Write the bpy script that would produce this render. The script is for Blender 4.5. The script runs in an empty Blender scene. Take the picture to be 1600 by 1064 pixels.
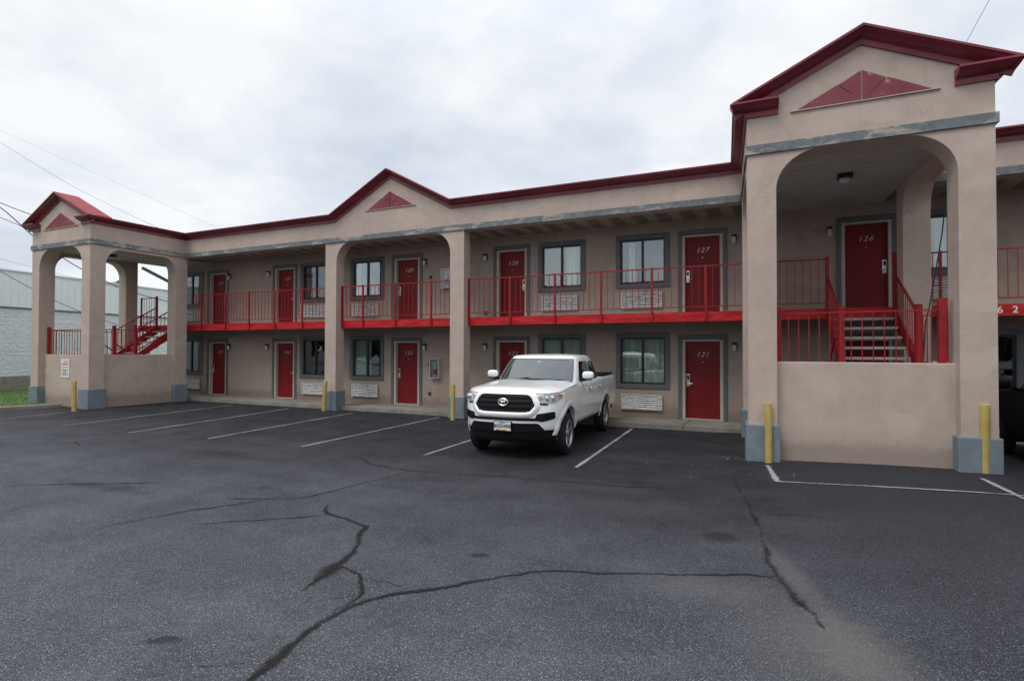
import bpy, bmesh, math, random
from mathutils import Vector, Matrix
random.seed(7)
R = math.radians
sc = bpy.context.scene
COL = sc.collection
PI = math.pi

# ------------------------------------------------------------------ camera constants (site survey frame: Y runs into the building, Z up)
YAW, PITCH, ROLL, FPX, CAMH = R(25.328), R(0.933), R(0.124), 890.77, 1.93
_cy, _sy = math.cos(YAW), math.sin(YAW)
_fw = Vector((-_sy, _cy, 0)); _up = Vector((0, 0, 1)); _r = Vector((_cy, _sy, 0))
FW = _fw*math.cos(PITCH) + _up*math.sin(PITCH); UP2 = _up*math.cos(PITCH) - _fw*math.sin(PITCH)
RT = _r*math.cos(ROLL) + UP2*math.sin(ROLL); UP = UP2*math.cos(ROLL) - _r*math.sin(ROLL)
CAMP = Vector((0, 0, CAMH))
def ray(u, v): return FW + RT*((u-800)/FPX) - UP*((v-532)/FPX)
def on_y(u, v, Y): d = ray(u, v); return CAMP + d*(Y/d.y)
def on_x(u, v, X): d = ray(u, v); return CAMP + d*(X/d.x)
def on_z(u, v, Z=0.0): d = ray(u, v); return CAMP + d*((Z-CAMH)/d.z)

# ------------------------------------------------------------------ materials
def new_mat(name):
    m = bpy.data.materials.new(name); m.use_nodes = True
    nt = m.node_tree; return m, nt, nt.nodes, nt.links, nt.nodes['Principled BSDF']
def N(nt, t, **kw):
    n = nt.nodes.new(t)
    for k, v in kw.items(): setattr(n, k, v)
    return n
def noise(nt, scale, detail=4, rough=.55, vec=None, dist=0):
    n = N(nt, 'ShaderNodeTexNoise'); n.inputs['Scale'].default_value = scale
    n.inputs['Detail'].default_value = detail; n.inputs['Roughness'].default_value = rough
    n.inputs['Distortion'].default_value = dist
    if vec: nt.links.new(vec, n.inputs['Vector'])
    return n
def ramp(nt, src, stops):
    r = N(nt, 'ShaderNodeValToRGB'); el = r.color_ramp.elements
    while len(el) < len(stops): el.new(.5)
    for e, (p, c) in zip(el, stops):
        e.position = p; e.color = (c[0], c[1], c[2], 1) if not isinstance(c, (int, float)) else (c, c, c, 1)
    nt.links.new(src, r.inputs['Fac']); return r.outputs['Color']
def mixc(nt, fac, a, b, mode='MIX'):
    m = N(nt, 'ShaderNodeMix', data_type='RGBA', blend_type=mode)
    for sock, val in ((m.inputs[0], fac), (m.inputs[6], a), (m.inputs[7], b)):
        if hasattr(val, 'is_linked') or isinstance(val, bpy.types.NodeSocket): nt.links.new(val, sock)
        elif isinstance(val, (int, float)): sock.default_value = val
        else: sock.default_value = (val[0], val[1], val[2], 1)
    return m.outputs[2]
def mth(nt, op, a, b=None, clamp=False):
    m = N(nt, 'ShaderNodeMath', operation=op, use_clamp=clamp)
    for i, val in enumerate((a, b)):
        if val is None: continue
        if isinstance(val, bpy.types.NodeSocket): nt.links.new(val, m.inputs[i])
        else: m.inputs[i].default_value = val
    return m.outputs[0]
def bump(nt, b, h, strength, dist=.01):
    n = N(nt, 'ShaderNodeBump'); n.inputs['Strength'].default_value = strength; n.inputs['Distance'].default_value = dist
    nt.links.new(h, n.inputs['Height']); nt.links.new(n.outputs[0], b.inputs['Normal'])
def gpos(nt):
    return N(nt, 'ShaderNodeNewGeometry').outputs['Position']
def scaled(nt, vec, s):
    m = N(nt, 'ShaderNodeMapping'); m.inputs['Scale'].default_value = s
    nt.links.new(vec, m.inputs['Vector']); return m.outputs[0]

def paint(name, c, rough=.55, var=.12, scale=3.0, bstr=.0, bscale=60, metal=0, spec=.5, c2=None, stretch=(1, 1, 1)):
    m, nt, ns, ln, b = new_mat(name)
    p = scaled(nt, gpos(nt), stretch)
    n1 = noise(nt, scale, 6, .6, p)
    lo = tuple(x*(1-var) for x in c); hi = tuple(min(1, x*(1+var)) for x in (c2 or c))
    col = ramp(nt, n1.outputs['Fac'], [(.3, lo), (.7, hi)])
    ln.new(col, b.inputs['Base Color'])
    b.inputs['Roughness'].default_value = rough; b.inputs['Metallic'].default_value = metal
    b.inputs['Specular IOR Level'].default_value = spec
    if bstr: bump(nt, b, noise(nt, bscale, 3, .6, gpos(nt)).outputs['Fac'], bstr, .01)
    return m

def stucco(name, c, dirt=.5):
    m, nt, ns, ln, b = new_mat(name)
    p = gpos(nt)
    big = noise(nt, .55, 5, .6, p).outputs['Fac']
    mid = noise(nt, 4.0, 6, .65, p).outputs['Fac']
    fine = noise(nt, 120, 2, .6, p).outputs['Fac']
    c0 = ramp(nt, big, [(.3, tuple(x*.90 for x in c)), (.7, tuple(x*1.07 for x in c))])
    c1 = mixc(nt, .18, c0, ramp(nt, mid, [(.35, .16), (.7, .52)]), 'OVERLAY')
    c2 = mixc(nt, .10, c1, ramp(nt, fine, [(.3, .1), (.7, .9)]), 'OVERLAY')
    # weather streaks and old patch repairs
    st = noise(nt, 1.0, 5, .7, scaled(nt, p, (5.5, 5.5, .35))).outputs['Fac']
    stm = ramp(nt, st, [(.58, 0), (.78, dirt)])
    c3 = mixc(nt, stm, c2, tuple(x*.62 for x in c))
    vc = N(nt, 'ShaderNodeTexVoronoi', feature='DISTANCE_TO_EDGE'); vc.inputs['Scale'].default_value = .55
    wv = N(nt, 'ShaderNodeVectorMath', operation='ADD'); ln.new(p, wv.inputs[0])
    wsc = N(nt, 'ShaderNodeVectorMath', operation='SCALE'); ln.new(noise(nt, 2.5, 5, .6, p).outputs['Color'], wsc.inputs[0]); wsc.inputs['Scale'].default_value = .7
    ln.new(wsc.outputs[0], wv.inputs[1]); ln.new(wv.outputs[0], vc.inputs['Vector'])
    hair = mth(nt, 'MULTIPLY', ramp(nt, vc.outputs['Distance'], [(.002, .55), (.006, 0)]), ramp(nt, big, [(.50, 0), (.60, 1)]))
    c3 = mixc(nt, hair, c3, tuple(x*.45 for x in c))
    rp = ramp(nt, noise(nt, .9, 3, .4, scaled(nt, p, (1, 1, 1.6))).outputs['Fac'], [(.60, 0), (.62, .4)])
    c3 = mixc(nt, rp, c3, tuple(x*1.10 for x in c))
    # ragged darker tone just above the ground
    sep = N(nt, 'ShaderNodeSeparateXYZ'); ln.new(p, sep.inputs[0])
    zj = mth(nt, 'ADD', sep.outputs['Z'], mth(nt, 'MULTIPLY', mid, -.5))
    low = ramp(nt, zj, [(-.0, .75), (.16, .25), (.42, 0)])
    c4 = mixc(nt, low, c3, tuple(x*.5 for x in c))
    ln.new(c4, b.inputs['Base Color'])
    b.inputs['Roughness'].default_value = .9; b.inputs['Specular IOR Level'].default_value = .2
    h = mth(nt, 'ADD', mth(nt, 'MULTIPLY', noise(nt, 45, 3, .7, p).outputs['Fac'], .7), mth(nt, 'MULTIPLY', mid, .6))
    bump(nt, b, h, .35, .012)
    return m

M = {}
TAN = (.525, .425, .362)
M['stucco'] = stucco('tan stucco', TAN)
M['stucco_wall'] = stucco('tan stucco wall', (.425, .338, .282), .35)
def band_mat():
    m, nt, ns, ln, b = new_mat('flaking grey band paint')
    p = gpos(nt)
    n = noise(nt, 1.6, 8, .68, scaled(nt, p, (.8, .8, 2.2)), .6).outputs['Fac']
    n2 = noise(nt, 9, 5, .6, p).outputs['Fac']
    grey = ramp(nt, n2, [(.3, (.115, .132, .140)), (.7, (.195, .215, .225))])
    c = mixc(nt, ramp(nt, n, [(.51, 0), (.57, .85)]), grey, (.42, .36, .31))
    c = mixc(nt, ramp(nt, noise(nt, 3.1, 7, .7, scaled(nt, p, (1, 1, 2)), .4).outputs['Fac'], [(.62, 0), (.68, .8)]), c, (.10, .105, .11))
    ln.new(c, b.inputs['Base Color']); b.inputs['Roughness'].default_value = .85
    bump(nt, b, n, .3, .02); return m
M['band'] = band_mat()
M['trim'] = paint('slate grey trim', (.112, .128, .136), .6, .14, 5, .15)
def plinth_mat():
    m, nt, ns, ln, b = new_mat('scuffed blue grey plinth paint'); p = gpos(nt)
    c = ramp(nt, noise(nt, 3.5, 6, .65, p).outputs['Fac'], [(.3, (.14, .175, .20)), (.7, (.205, .245, .275))])
    c = mixc(nt, ramp(nt, noise(nt, 6, 7, .75, scaled(nt, p, (1, 1, 2))).outputs['Fac'], [(.62, 0), (.70, .75)]), c, (.085, .09, .095))
    c = mixc(nt, ramp(nt, noise(nt, 8, 7, .72, p).outputs['Fac'], [(.68, 0), (.72, .8)]), c, (.36, .34, .31))
    ln.new(c, b.inputs['Base Color']); b.inputs['Roughness'].default_value = .75
    bump(nt, b, noise(nt, 40, 4, .7, p).outputs['Fac'], .4, .015); return m
M['plinth'] = plinth_mat()
def red_mat():
    m, nt, ns, ln, b = new_mat('chipped red railing paint'); p = gpos(nt)
    c = ramp(nt, noise(nt, 5, 6, .65, p).outputs['Fac'], [(.3, (.22, .008, .012)), (.7, (.36, .014, .018))])
    c = mixc(nt, ramp(nt, noise(nt, 14, 7, .75, p).outputs['Fac'], [(.64, 0), (.70, .85)]), c, (.085, .03, .02))
    c = mixc(nt, ramp(nt, noise(nt, 7, 5, .7, scaled(nt, p, (1, 1, .4))).outputs['Fac'], [(.60, 0), (.75, .35)]), c, (.42, .10, .09))
    ln.new(c, b.inputs['Base Color']); b.inputs['Roughness'].default_value = .52; b.inputs['Specular IOR Level'].default_value = .35
    bump(nt, b, noise(nt, 25, 3, .6, p).outputs['Fac'], .15, .01); return m
M['red'] = red_mat()
def fascia_mat():
    m, nt, ns, ln, b = new_mat('dented red fascia metal')
    p = gpos(nt)
    n = noise(nt, 1.8, 3, .5, scaled(nt, p, (1, 1, 2.5))).outputs['Fac']
    c = ramp(nt, noise(nt, 5, 6, .7, p).outputs['Fac'], [(.3, (.40, .008, .010)), (.72, (.52, .014, .018))])
    c = mixc(nt, ramp(nt, noise(nt, 12, 6, .7, scaled(nt, p, (.5, 1, 2))).outputs['Fac'], [(.66, 0), (.75, .6)]), c, (.22, .03, .03))
    ln.new(c, b.inputs['Base Color']); b.inputs['Roughness'].default_value = .45; b.inputs['Specular IOR Level'].default_value = .35
    bump(nt, b, n, .9, .05); return m
M['fascia'] = fascia_mat()
def door_mat():
    m, nt, ns, ln, b = new_mat('scuffed dark red door paint'); p = gpos(nt)
    c = ramp(nt, noise(nt, 1.6, 5, .6, p).outputs['Fac'], [(.3, (.165, .0075, .010)), (.7, (.225, .010, .013))])
    c = mixc(nt, ramp(nt, noise(nt, 3, 7, .75, scaled(nt, p, (1, 1, 2.5))).outputs['Fac'], [(.66, 0), (.74, .35)]), c, (.30, .07, .06))
    c = mixc(nt, ramp(nt, noise(nt, 5, 6, .7, scaled(nt, p, (3, 3, .5))).outputs['Fac'], [(.60, 0), (.75, .5)]), c, (.07, .01, .01))
    ln.new(c, b.inputs['Base Color']); b.inputs['Roughness'].default_value = .5; b.inputs['Specular IOR Level'].default_value = .3
    bump(nt, b, noise(nt, 3, 3, .5, p).outputs['Fac'], .12, .02); return m
M['door'] = door_mat()
M['cream'] = paint('cream door frame', (.52, .46, .38), .6, .1, 5)
def cornice_mat():
    m, nt, ns, ln, b = new_mat('faded maroon cornice metal')
    p = gpos(nt)
    c = ramp(nt, noise(nt, 1.4, 6, .65, p).outputs['Fac'], [(.3, (.125, .012, .023)), (.7, (.27, .035, .054))])
    st = noise(nt, 1, 5, .7, scaled(nt, p, (7, 7, .8))).outputs['Fac']
    c = mixc(nt, ramp(nt, st, [(.58, 0), (.7, .75)]), c, (.06, .01, .018))
    ln.new(c, b.inputs['Base Color']); b.inputs['Roughness'].default_value = .42
    bump(nt, b, noise(nt, 4, 3, .5, p).outputs['Fac'], .2, .02); return m
M['cornice'] = cornice_mat()
def ornament_mat():
    m, nt, ns, ln, b = new_mat('faded red gable ornament')
    p = gpos(nt)
    c = ramp(nt, noise(nt, 3, 6, .65, p).outputs['Fac'], [(.3, (.17, .022, .034)), (.7, (.25, .05, .062))])
    c = mixc(nt, ramp(nt, noise(nt, 6, 7, .7, p).outputs['Fac'], [(.62, 0), (.65, .9)]), c, (.36, .30, .27))
    ln.new(c, b.inputs['Base Color']); b.inputs['Roughness'].default_value = .65; return m
M['ornament'] = ornament_mat()
M['roofred'] = paint('red metal roof', (.27, .012, .02), .6, .15, 3)
M['flatroof'] = paint('flat roof membrane', (.25, .25, .25), .9, .1, 1)
def soffit_mat():
    m, nt, ns, ln, b = new_mat('striped soffit boards')
    p = gpos(nt); sep = N(nt, 'ShaderNodeSeparateXYZ'); ln.new(p, sep.inputs[0])
    w = mth(nt, 'PINGPONG', sep.outputs['X'], .31)
    s = ramp(nt, mth(nt, 'MULTIPLY', w, 3.2), [(.42, (.40, .33, .25)), (.5, (.22, .17, .125))])
    s = mixc(nt, .3, s, ramp(nt, noise(nt, 3, 6, .7, p).outputs['Fac'], [(.3, .1), (.7, .7)]), 'OVERLAY')
    ln.new(s, b.inputs['Base Color']); b.inputs['Roughness'].default_value = .8
    return m
M['soffit'] = soffit_mat()
def ceil_mat():
    m, nt, ns, ln, b = new_mat('pale ceiling panels')
    p = gpos(nt); sep = N(nt, 'ShaderNodeSeparateXYZ'); ln.new(p, sep.inputs[0])
    w = mth(nt, 'PINGPONG', sep.outputs['Y'], .15)
    s = ramp(nt, mth(nt, 'MULTIPLY', w, 6.6), [(.03, (.22, .21, .20)), (.08, (.46, .45, .43))])
    s = mixc(nt, .25, s, ramp(nt, noise(nt, 1.5, 6, .7, p).outputs['Fac'], [(.3, .2), (.7, .75)]), 'OVERLAY')
    ln.new(s, b.inputs['Base Color']); b.inputs['Roughness'].default_value = .75
    bump(nt, b, mth(nt, 'MULTIPLY', w, 6.6), .2, .02); return m
M['ceiling'] = ceil_mat()
M['deck'] = paint('deck underside concrete', (.19, .165, .145), .9, .15, 2, .2)
M['concrete'] = paint('walkway concrete', (.23, .21, .18), .9, .28, 1.6, .4, 30)
M['tread'] = paint('pale concrete tread', (.37, .355, .335), .85, .15, 6, .3)
M['blackframe'] = paint('black window frame', (.012, .012, .014), .4, .1, 3)
M['black'] = paint('black plastic', (.006, .006, .0065), .6, .15, 6, spec=.25)
M['lampcap'] = paint('dark bronze lamp cap', (.012, .011, .010), .5, .1, 8)
M['outlet'] = paint('brown outlet box', (.16, .125, .10), .6, .1, 8)
M['lampglass'] = paint('frosted lamp glass', (.62, .62, .60), .35, .05, 8)
M['chrome'] = paint('satin steel', (.72, .71, .69), .34, .1, 9, metal=1)
M['number'] = paint('pale brass number', (.44, .41, .37), .4, .1, 9, metal=.4)
M['greybox'] = paint('grey cabinet enamel', (.60, .61, .60), .45, .1, 8)
M['boxglass'] = paint('cabinet acrylic', (.60, .63, .63), .15, .05, 8)
M['extred'] = paint('extinguisher red', (.45, .02, .02), .3, .1, 8)
M['aclouver'] = paint('dented white grille metal', (.60, .60, .58), .5, .25, 9, .3, 14)
M['dark'] = paint('dark cavity', (.02, .02, .02), .9, .1, 4)
M['room'] = paint('room interior', (.10, .09, .08), .9, .1, 1)
M['curtain'] = paint('green grey curtain', (.84, .83, .76), .9, .2, 2, stretch=(6, 6, .4))
def yellow_mat():
    m, nt, ns, ln, b = new_mat('chipped yellow bollard paint')
    p = gpos(nt)
    c = ramp(nt, noise(nt, 4, 6, .65, p).outputs['Fac'], [(.3, (.38, .28, .065)), (.7, (.54, .42, .13))])
    c = mixc(nt, ramp(nt, noise(nt, 9, 7, .75, p).outputs['Fac'], [(.66, 0), (.72, .85)]), c, (.09, .07, .05))
    ln.new(c, b.inputs['Base Color']); b.inputs['Roughness'].default_value = .6; return m
M['yellow'] = yellow_mat()
def glass_mat(name, refl, tint, wob=.0):
    m, nt, ns, ln, b = new_mat(name); ns.remove(b)
    g = N(nt, 'ShaderNodeBsdfGlossy'); g.inputs['Roughness'].default_value = .02; g.inputs['Color'].default_value = (.92, .96, 1, 1)
    t = N(nt, 'ShaderNodeBsdfTransparent'); t.inputs['Color'].default_value = (*tint, 1)
    f = N(nt, 'ShaderNodeFresnel'); f.inputs['IOR'].default_value = 1.5
    fac = mth(nt, 'ADD', f.outputs[0], refl, True)
    mx = N(nt, 'ShaderNodeMixShader'); ln.new(fac, mx.inputs[0]); ln.new(t.outputs[0], mx.inputs[1]); ln.new(g.outputs[0], mx.inputs[2])
    if wob:
        bp = N(nt, 'ShaderNodeBump'); bp.inputs['Strength'].default_value = wob; bp.inputs['Distance'].default_value = .02
        ln.new(noise(nt, 1.4, 2, .5, gpos(nt)).outputs['Fac'], bp.inputs['Height']); ln.new(bp.outputs[0], g.inputs['Normal'])
    ln.new(mx.outputs[0], ns['Material Output'].inputs[0]); return m
M['pane'] = glass_mat('tinted window pane', .115, (.86, .92, .88), .12)
M['clearpane'] = glass_mat('clear acrylic', .0, (.95, .97, .97))
# vehicles
def carpaint(name, c, rough=.28, coat=.6):
    m, nt, ns, ln, b = new_mat(name)
    p = gpos(nt)
    n = noise(nt, 3, 5, .6, p).outputs['Fac']
    ln.new(ramp(nt, n, [(.3, tuple(x*.96 for x in c)), (.7, tuple(min(1, x*1.03) for x in c))]), b.inputs['Base Color'])
    b.inputs['Roughness'].default_value = rough; b.inputs['Coat Weight'].default_value = coat; b.inputs['Coat Roughness'].default_value = .06
    return m
M['white_paint'] = carpaint('white car paint', (.88, .885, .89), .22)
M['black_paint'] = carpaint('black car paint', (.003, .003, .0035), .6, .0)
M['black_paint'].node_tree.nodes['Principled BSDF'].inputs['Specular IOR Level'].default_value = .12
M['carglass'] = paint('car windscreen glass', (.045, .058, .062), .05, .1, 3, spec=1.0)
M['carglass'].node_tree.nodes['Principled BSDF'].inputs['IOR'].default_value = 1.62
M['sideglass'] = paint('dark side glass', (.006, .007, .008), .06, .1, 3)
M['rubber'] = paint('tyre rubber', (.009, .009, .0095), .85, .2, 12, .2, 80)
M['alloy'] = paint('silver wheel metal', (.46, .47, .49), .3, .1, 8, metal=.8)
M['lens'] = paint('clear headlight lens', (.34, .36, .38), .10, .5, 22, spec=.9)
M['amber'] = paint('amber indicator', (.62, .17, .02), .2, .1, 9)
M['gap'] = paint('panel gap', (.03, .03, .03), .9, .05, 3)
M['platewhite'] = paint('plate white', (.72, .72, .70), .4, .04, 9)
M['yellowflag'] = paint('plate yellow', (.70, .45, .04), .4, .05, 9)
M['redflag'] = paint('plate red', (.42, .02, .02), .4, .05, 9)
M['ink'] = paint('black ink', (.015, .015, .018), .5, .05, 9)
M['redink'] = paint('faded red ink', (.55, .20, .20), .5, .1, 9)
M['signwhite'] = paint('white sign face', (.78, .78, .78), .5, .05, 6)
M['whitechar'] = paint('white letter paint', (.78, .76, .73), .5, .05, 9)
# site
def asphalt():
    m, nt, ns, ln, b = new_mat('worn asphalt')
    p = gpos(nt); sep = N(nt, 'ShaderNodeSeparateXYZ'); ln.new(p, sep.inputs[0])
    big = noise(nt, .22, 5, .6, p, .4).outputs['Fac']
    mid = noise(nt, 1.1, 6, .65, p).outputs['Fac']
    strk = noise(nt, .8, 5, .6, scaled(nt, p, (.35, 1.6, 1))).outputs['Fac']
    # sealed and oilier in the stalls by the building, worn grey in the driving lane
    near = mth(nt, 'ADD', sep.outputs['Y'], mth(nt, 'ADD', mth(nt, 'MULTIPLY', big, 5.0), mth(nt, 'MULTIPLY', sep.outputs['X'], .12)))
    worn = ramp(nt, mth(nt, 'DIVIDE', near, 14.0), [(.36, 1), (.78, 0)])
    dk = ramp(nt, mid, [(.3, (.0105, .0100, .0130)), (.7, (.031, .030, .037))])
    lt = ramp(nt, mid, [(.3, (.047, .049, .060)), (.7, (.087, .090, .104))])
    c = mixc(nt, worn, dk, lt)
    c = mixc(nt, .35, c, ramp(nt, strk, [(.3, .25), (.7, .7)]), 'OVERLAY')
    # a darker, sealed strip along the right hand side
    sx = mth(nt, 'ADD', sep.outputs['X'], mth(nt, 'MULTIPLY', big, 1.2))
    sx = mth(nt, 'ADD', sx, mth(nt, 'MULTIPLY', sep.outputs['Y'], .10))
    c = mixc(nt, ramp(nt, mth(nt, 'MULTIPLY', sx, .25), [(.36, 0), (.56, .7)]), c, (.026, .026, .032))
    # exposed aggregate: pale chips of stone
    v1 = N(nt, 'ShaderNodeTexVoronoi'); v1.inputs['Scale'].default_value = 105; ln.new(p, v1.inputs['Vector'])
    wn = N(nt, 'ShaderNodeTexWhiteNoise'); wn.noise_dimensions = '3D'; ln.new(v1.outputs['Position'], wn.inputs['Vector'])
    chip = mth(nt, 'MULTIPLY', mth(nt, 'LESS_THAN', v1.outputs['Distance'], .42), ramp(nt, wn.outputs['Value'], [(.55, 0), (1.0, 1)]))
    chip = mth(nt, 'MULTIPLY', chip, mth(nt, 'ADD', mth(nt, 'MULTIPLY', worn, .75), .12))
    c = mixc(nt, chip, c, (.28, .285, .31))
    v2 = N(nt, 'ShaderNodeTexVoronoi'); v2.inputs['Scale'].default_value = 170; ln.new(p, v2.inputs['Vector'])
    wn2 = N(nt, 'ShaderNodeTexWhiteNoise'); wn2.noise_dimensions = '3D'; ln.new(v2.outputs['Position'], wn2.inputs['Vector'])
    c = mixc(nt, .8, c, ramp(nt, wn2.outputs['Value'], [(0, .12), (1, .88)]), 'OVERLAY')
    # sandy silt washed over the old joint
    def blob(cx, cy, rx, ry, rot, amp=1.9, e0=.30, e1=.95):
        mp = N(nt, 'ShaderNodeMapping', vector_type='TEXTURE'); mp.inputs['Location'].default_value = (cx, cy, 0)
        mp.inputs['Rotation'].default_value = (0, 0, rot); mp.inputs['Scale'].default_value = (rx, ry, 9)
        ln.new(p, mp.inputs['Vector']); ln_ = N(nt, 'ShaderNodeVectorMath', operation='LENGTH'); ln.new(mp.outputs[0], ln_.inputs[0])
        d = mth(nt, 'ADD', ln_.outputs['Value'], mth(nt, 'MULTIPLY', mth(nt, 'ADD', mth(nt, 'MULTIPLY', mth(nt, 'SUBTRACT', noise(nt, 2.2, 8, .75, p).outputs['Fac'], .5), amp), mth(nt, 'MULTIPLY', mth(nt, 'SUBTRACT', wn2.outputs['Value'], .5), .55)), 1.0))
        return ramp(nt, d, [(e0, 1), (e1, 0)])
    for (pa, pb, wd, am) in SILT:
        cx, cy = (pa.x+pb.x)/2, (pa.y+pb.y)/2; L = (pb-pa).length/2
        s = blob(cx, cy, L*1.25, wd, math.atan2(pb.y-pa.y, pb.x-pa.x))
        c = mixc(nt, mth(nt, 'MULTIPLY', s, mth(nt, 'MULTIPLY', am, mth(nt, 'ADD', .55, mth(nt, 'MULTIPLY', wn2.outputs['Value'], .9))), True), c, (.145, .138, .122))
    for (q, rx, ry, rot, am) in STAINS:
        c = mixc(nt, mth(nt, 'MULTIPLY', blob(q.x, q.y, rx, ry, rot, .7 if am > .65 else 1.6, .72 if am > .65 else .3, .98), am), c, (.014, .0135, .0135))
    ln.new(c, b.inputs['Base Color'])
    b.inputs['Roughness'].default_value = .86; b.inputs['Specular IOR Level'].default_value = .28
    h = mth(nt, 'ADD', v1.outputs['Distance'], mth(nt, 'MULTIPLY', wn2.outputs['Value'], .5))
    bump(nt, b, h, .45, .006); return m
STAINS = [(on_z(1124, 837), .25, .22, .3, .72), (on_z(748, 860.5), .12, .075, .2, .8), (on_z(257, 990), .16, .075, .6, .75), (on_z(415, 758), .35, .15, .2, .5),
          (on_z(340, 705), 1.3, .4, .1, .6), (on_z(1080, 700), 1.4, .8, .3, .55), (on_z(1040, 722), .8, .25, .0, .5), (on_z(560, 668), 1.3, .5, .2, .6), (on_z(400, 655), 1.2, .5, .1, .5), (on_z(690, 672), .7, .4, 0, .5), (on_z(160, 755), 1.3, .2, .05, .6)]
SILT = [(on_z(1195, 850), on_z(1290, 960), .15, .42), (on_z(1270, 950), on_z(1440, 1130), .36, .55), (on_z(1190, 930), on_z(1330, 1110), .5, .30),
        (on_z(1000, 905), on_z(1230, 930), .35, .30)]
M['asphalt'] = asphalt()
def worn_strip(name, c, rough, nscale, k0, k1, amp, spec=.2):
    """paint or tar laid on the asphalt: ragged edges and worn-through patches"""
    m, nt, ns, ln, b = new_mat(name); p = gpos(nt)
    at = N(nt, 'ShaderNodeAttribute', attribute_name='edge')
    n = noise(nt, nscale, 7, .75, p).outputs['Fac']
    n2 = noise(nt, 1.3, 4, .6, p).outputs['Fac']
    a = mth(nt, 'ADD', at.outputs['Fac'], mth(nt, 'ADD', mth(nt, 'MULTIPLY', mth(nt, 'SUBTRACT', n, .5), amp), mth(nt, 'MULTIPLY', mth(nt, 'SUBTRACT', n2, .5), amp*.7)))
    al = ramp(nt, a, [(k0, 0), (k1, 1)])
    ln.new(ramp(nt, noise(nt, 30, 4, .7, p).outputs['Fac'], [(.3, tuple(x*.6 for x in c)), (.7, tuple(x*1.25 for x in c))]), b.inputs['Base Color'])
    b.inputs['Roughness'].default_value = rough; b.inputs['Specular IOR Level'].default_value = spec
    bump(nt, b, noise(nt, 90, 3, .7, p).outputs['Fac'], .25, .004)
    ln.new(al, b.inputs['Alpha']); return m
M['tar'] = worn_strip('tar crack filler', (.024, .022, .020), .9, 30, .22, .95, 2.2, .1)
M['line'] = worn_strip('worn white line paint', (.34, .34, .34), .85, 34, .26, .75, 2.3)
M['grass'] = paint('lawn grass', (.085, .185, .03), .8, .4, 14)
M['soil'] = paint('lawn soil', (.07, .13, .03), .9, .3, 3)
M['metalpanel'] = paint('pale blue metal panel', (.80, .84, .86), .5, .04, 1.2)
def block_mat():
    m, nt, ns, ln, b = new_mat('white split face block'); p = gpos(nt)
    sep = N(nt, 'ShaderNodeSeparateXYZ'); ln.new(p, sep.inputs[0])
    cb = N(nt, 'ShaderNodeCombineXYZ'); ln.new(sep.outputs['Y'], cb.inputs[0]); ln.new(sep.outputs['Z'], cb.inputs[1])
    br = N(nt, 'ShaderNodeTexBrick'); ln.new(cb.outputs[0], br.inputs['Vector'])
    br.inputs['Scale'].default_value = 1; br.inputs['Brick Width'].default_value = .4; br.inputs['Row Height'].default_value = .2; br.inputs['Mortar Size'].default_value = .008
    n = noise(nt, 5, 6, .7, scaled(nt, p, (1, 1, 2))).outputs['Fac']
    br.inputs['Color1'].default_value = (.80, .83, .85, 1); br.inputs['Color2'].default_value = (.73, .77, .80, 1); br.inputs['Mortar'].default_value = (.62, .66, .69, 1)
    c = mixc(nt, .35, br.outputs['Color'], ramp(nt, n, [(.3, .2), (.7, .8)]), 'OVERLAY')
    ln.new(c, b.inputs['Base Color']); b.inputs['Roughness'].default_value = .9
    bump(nt, b, n, 1.0, .08); return m
M['block'] = block_mat()
M['stone'] = paint('tan stone base', (.25, .235, .20), .9, .3, 4, .8, 9)
M['wire'] = paint('overhead wire', (.02, .02, .022), .6, .1, 3)
M['palewire'] = paint('thin grey wire', (.22, .22, .25), .6, .1, 3)
M['purplewire'] = paint('violet grey wire', (.30, .25, .42), .6, .1, 3)
M['leaf'] = paint('tree leaves', (.034, .050, .026), .8, .35, 2)
M['bark'] = paint('bark', (.10, .08, .06), .9, .2, 5)
M['chip'] = paint('pale debris', (.26, .22, .185), .9, .6, 60)

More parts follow.
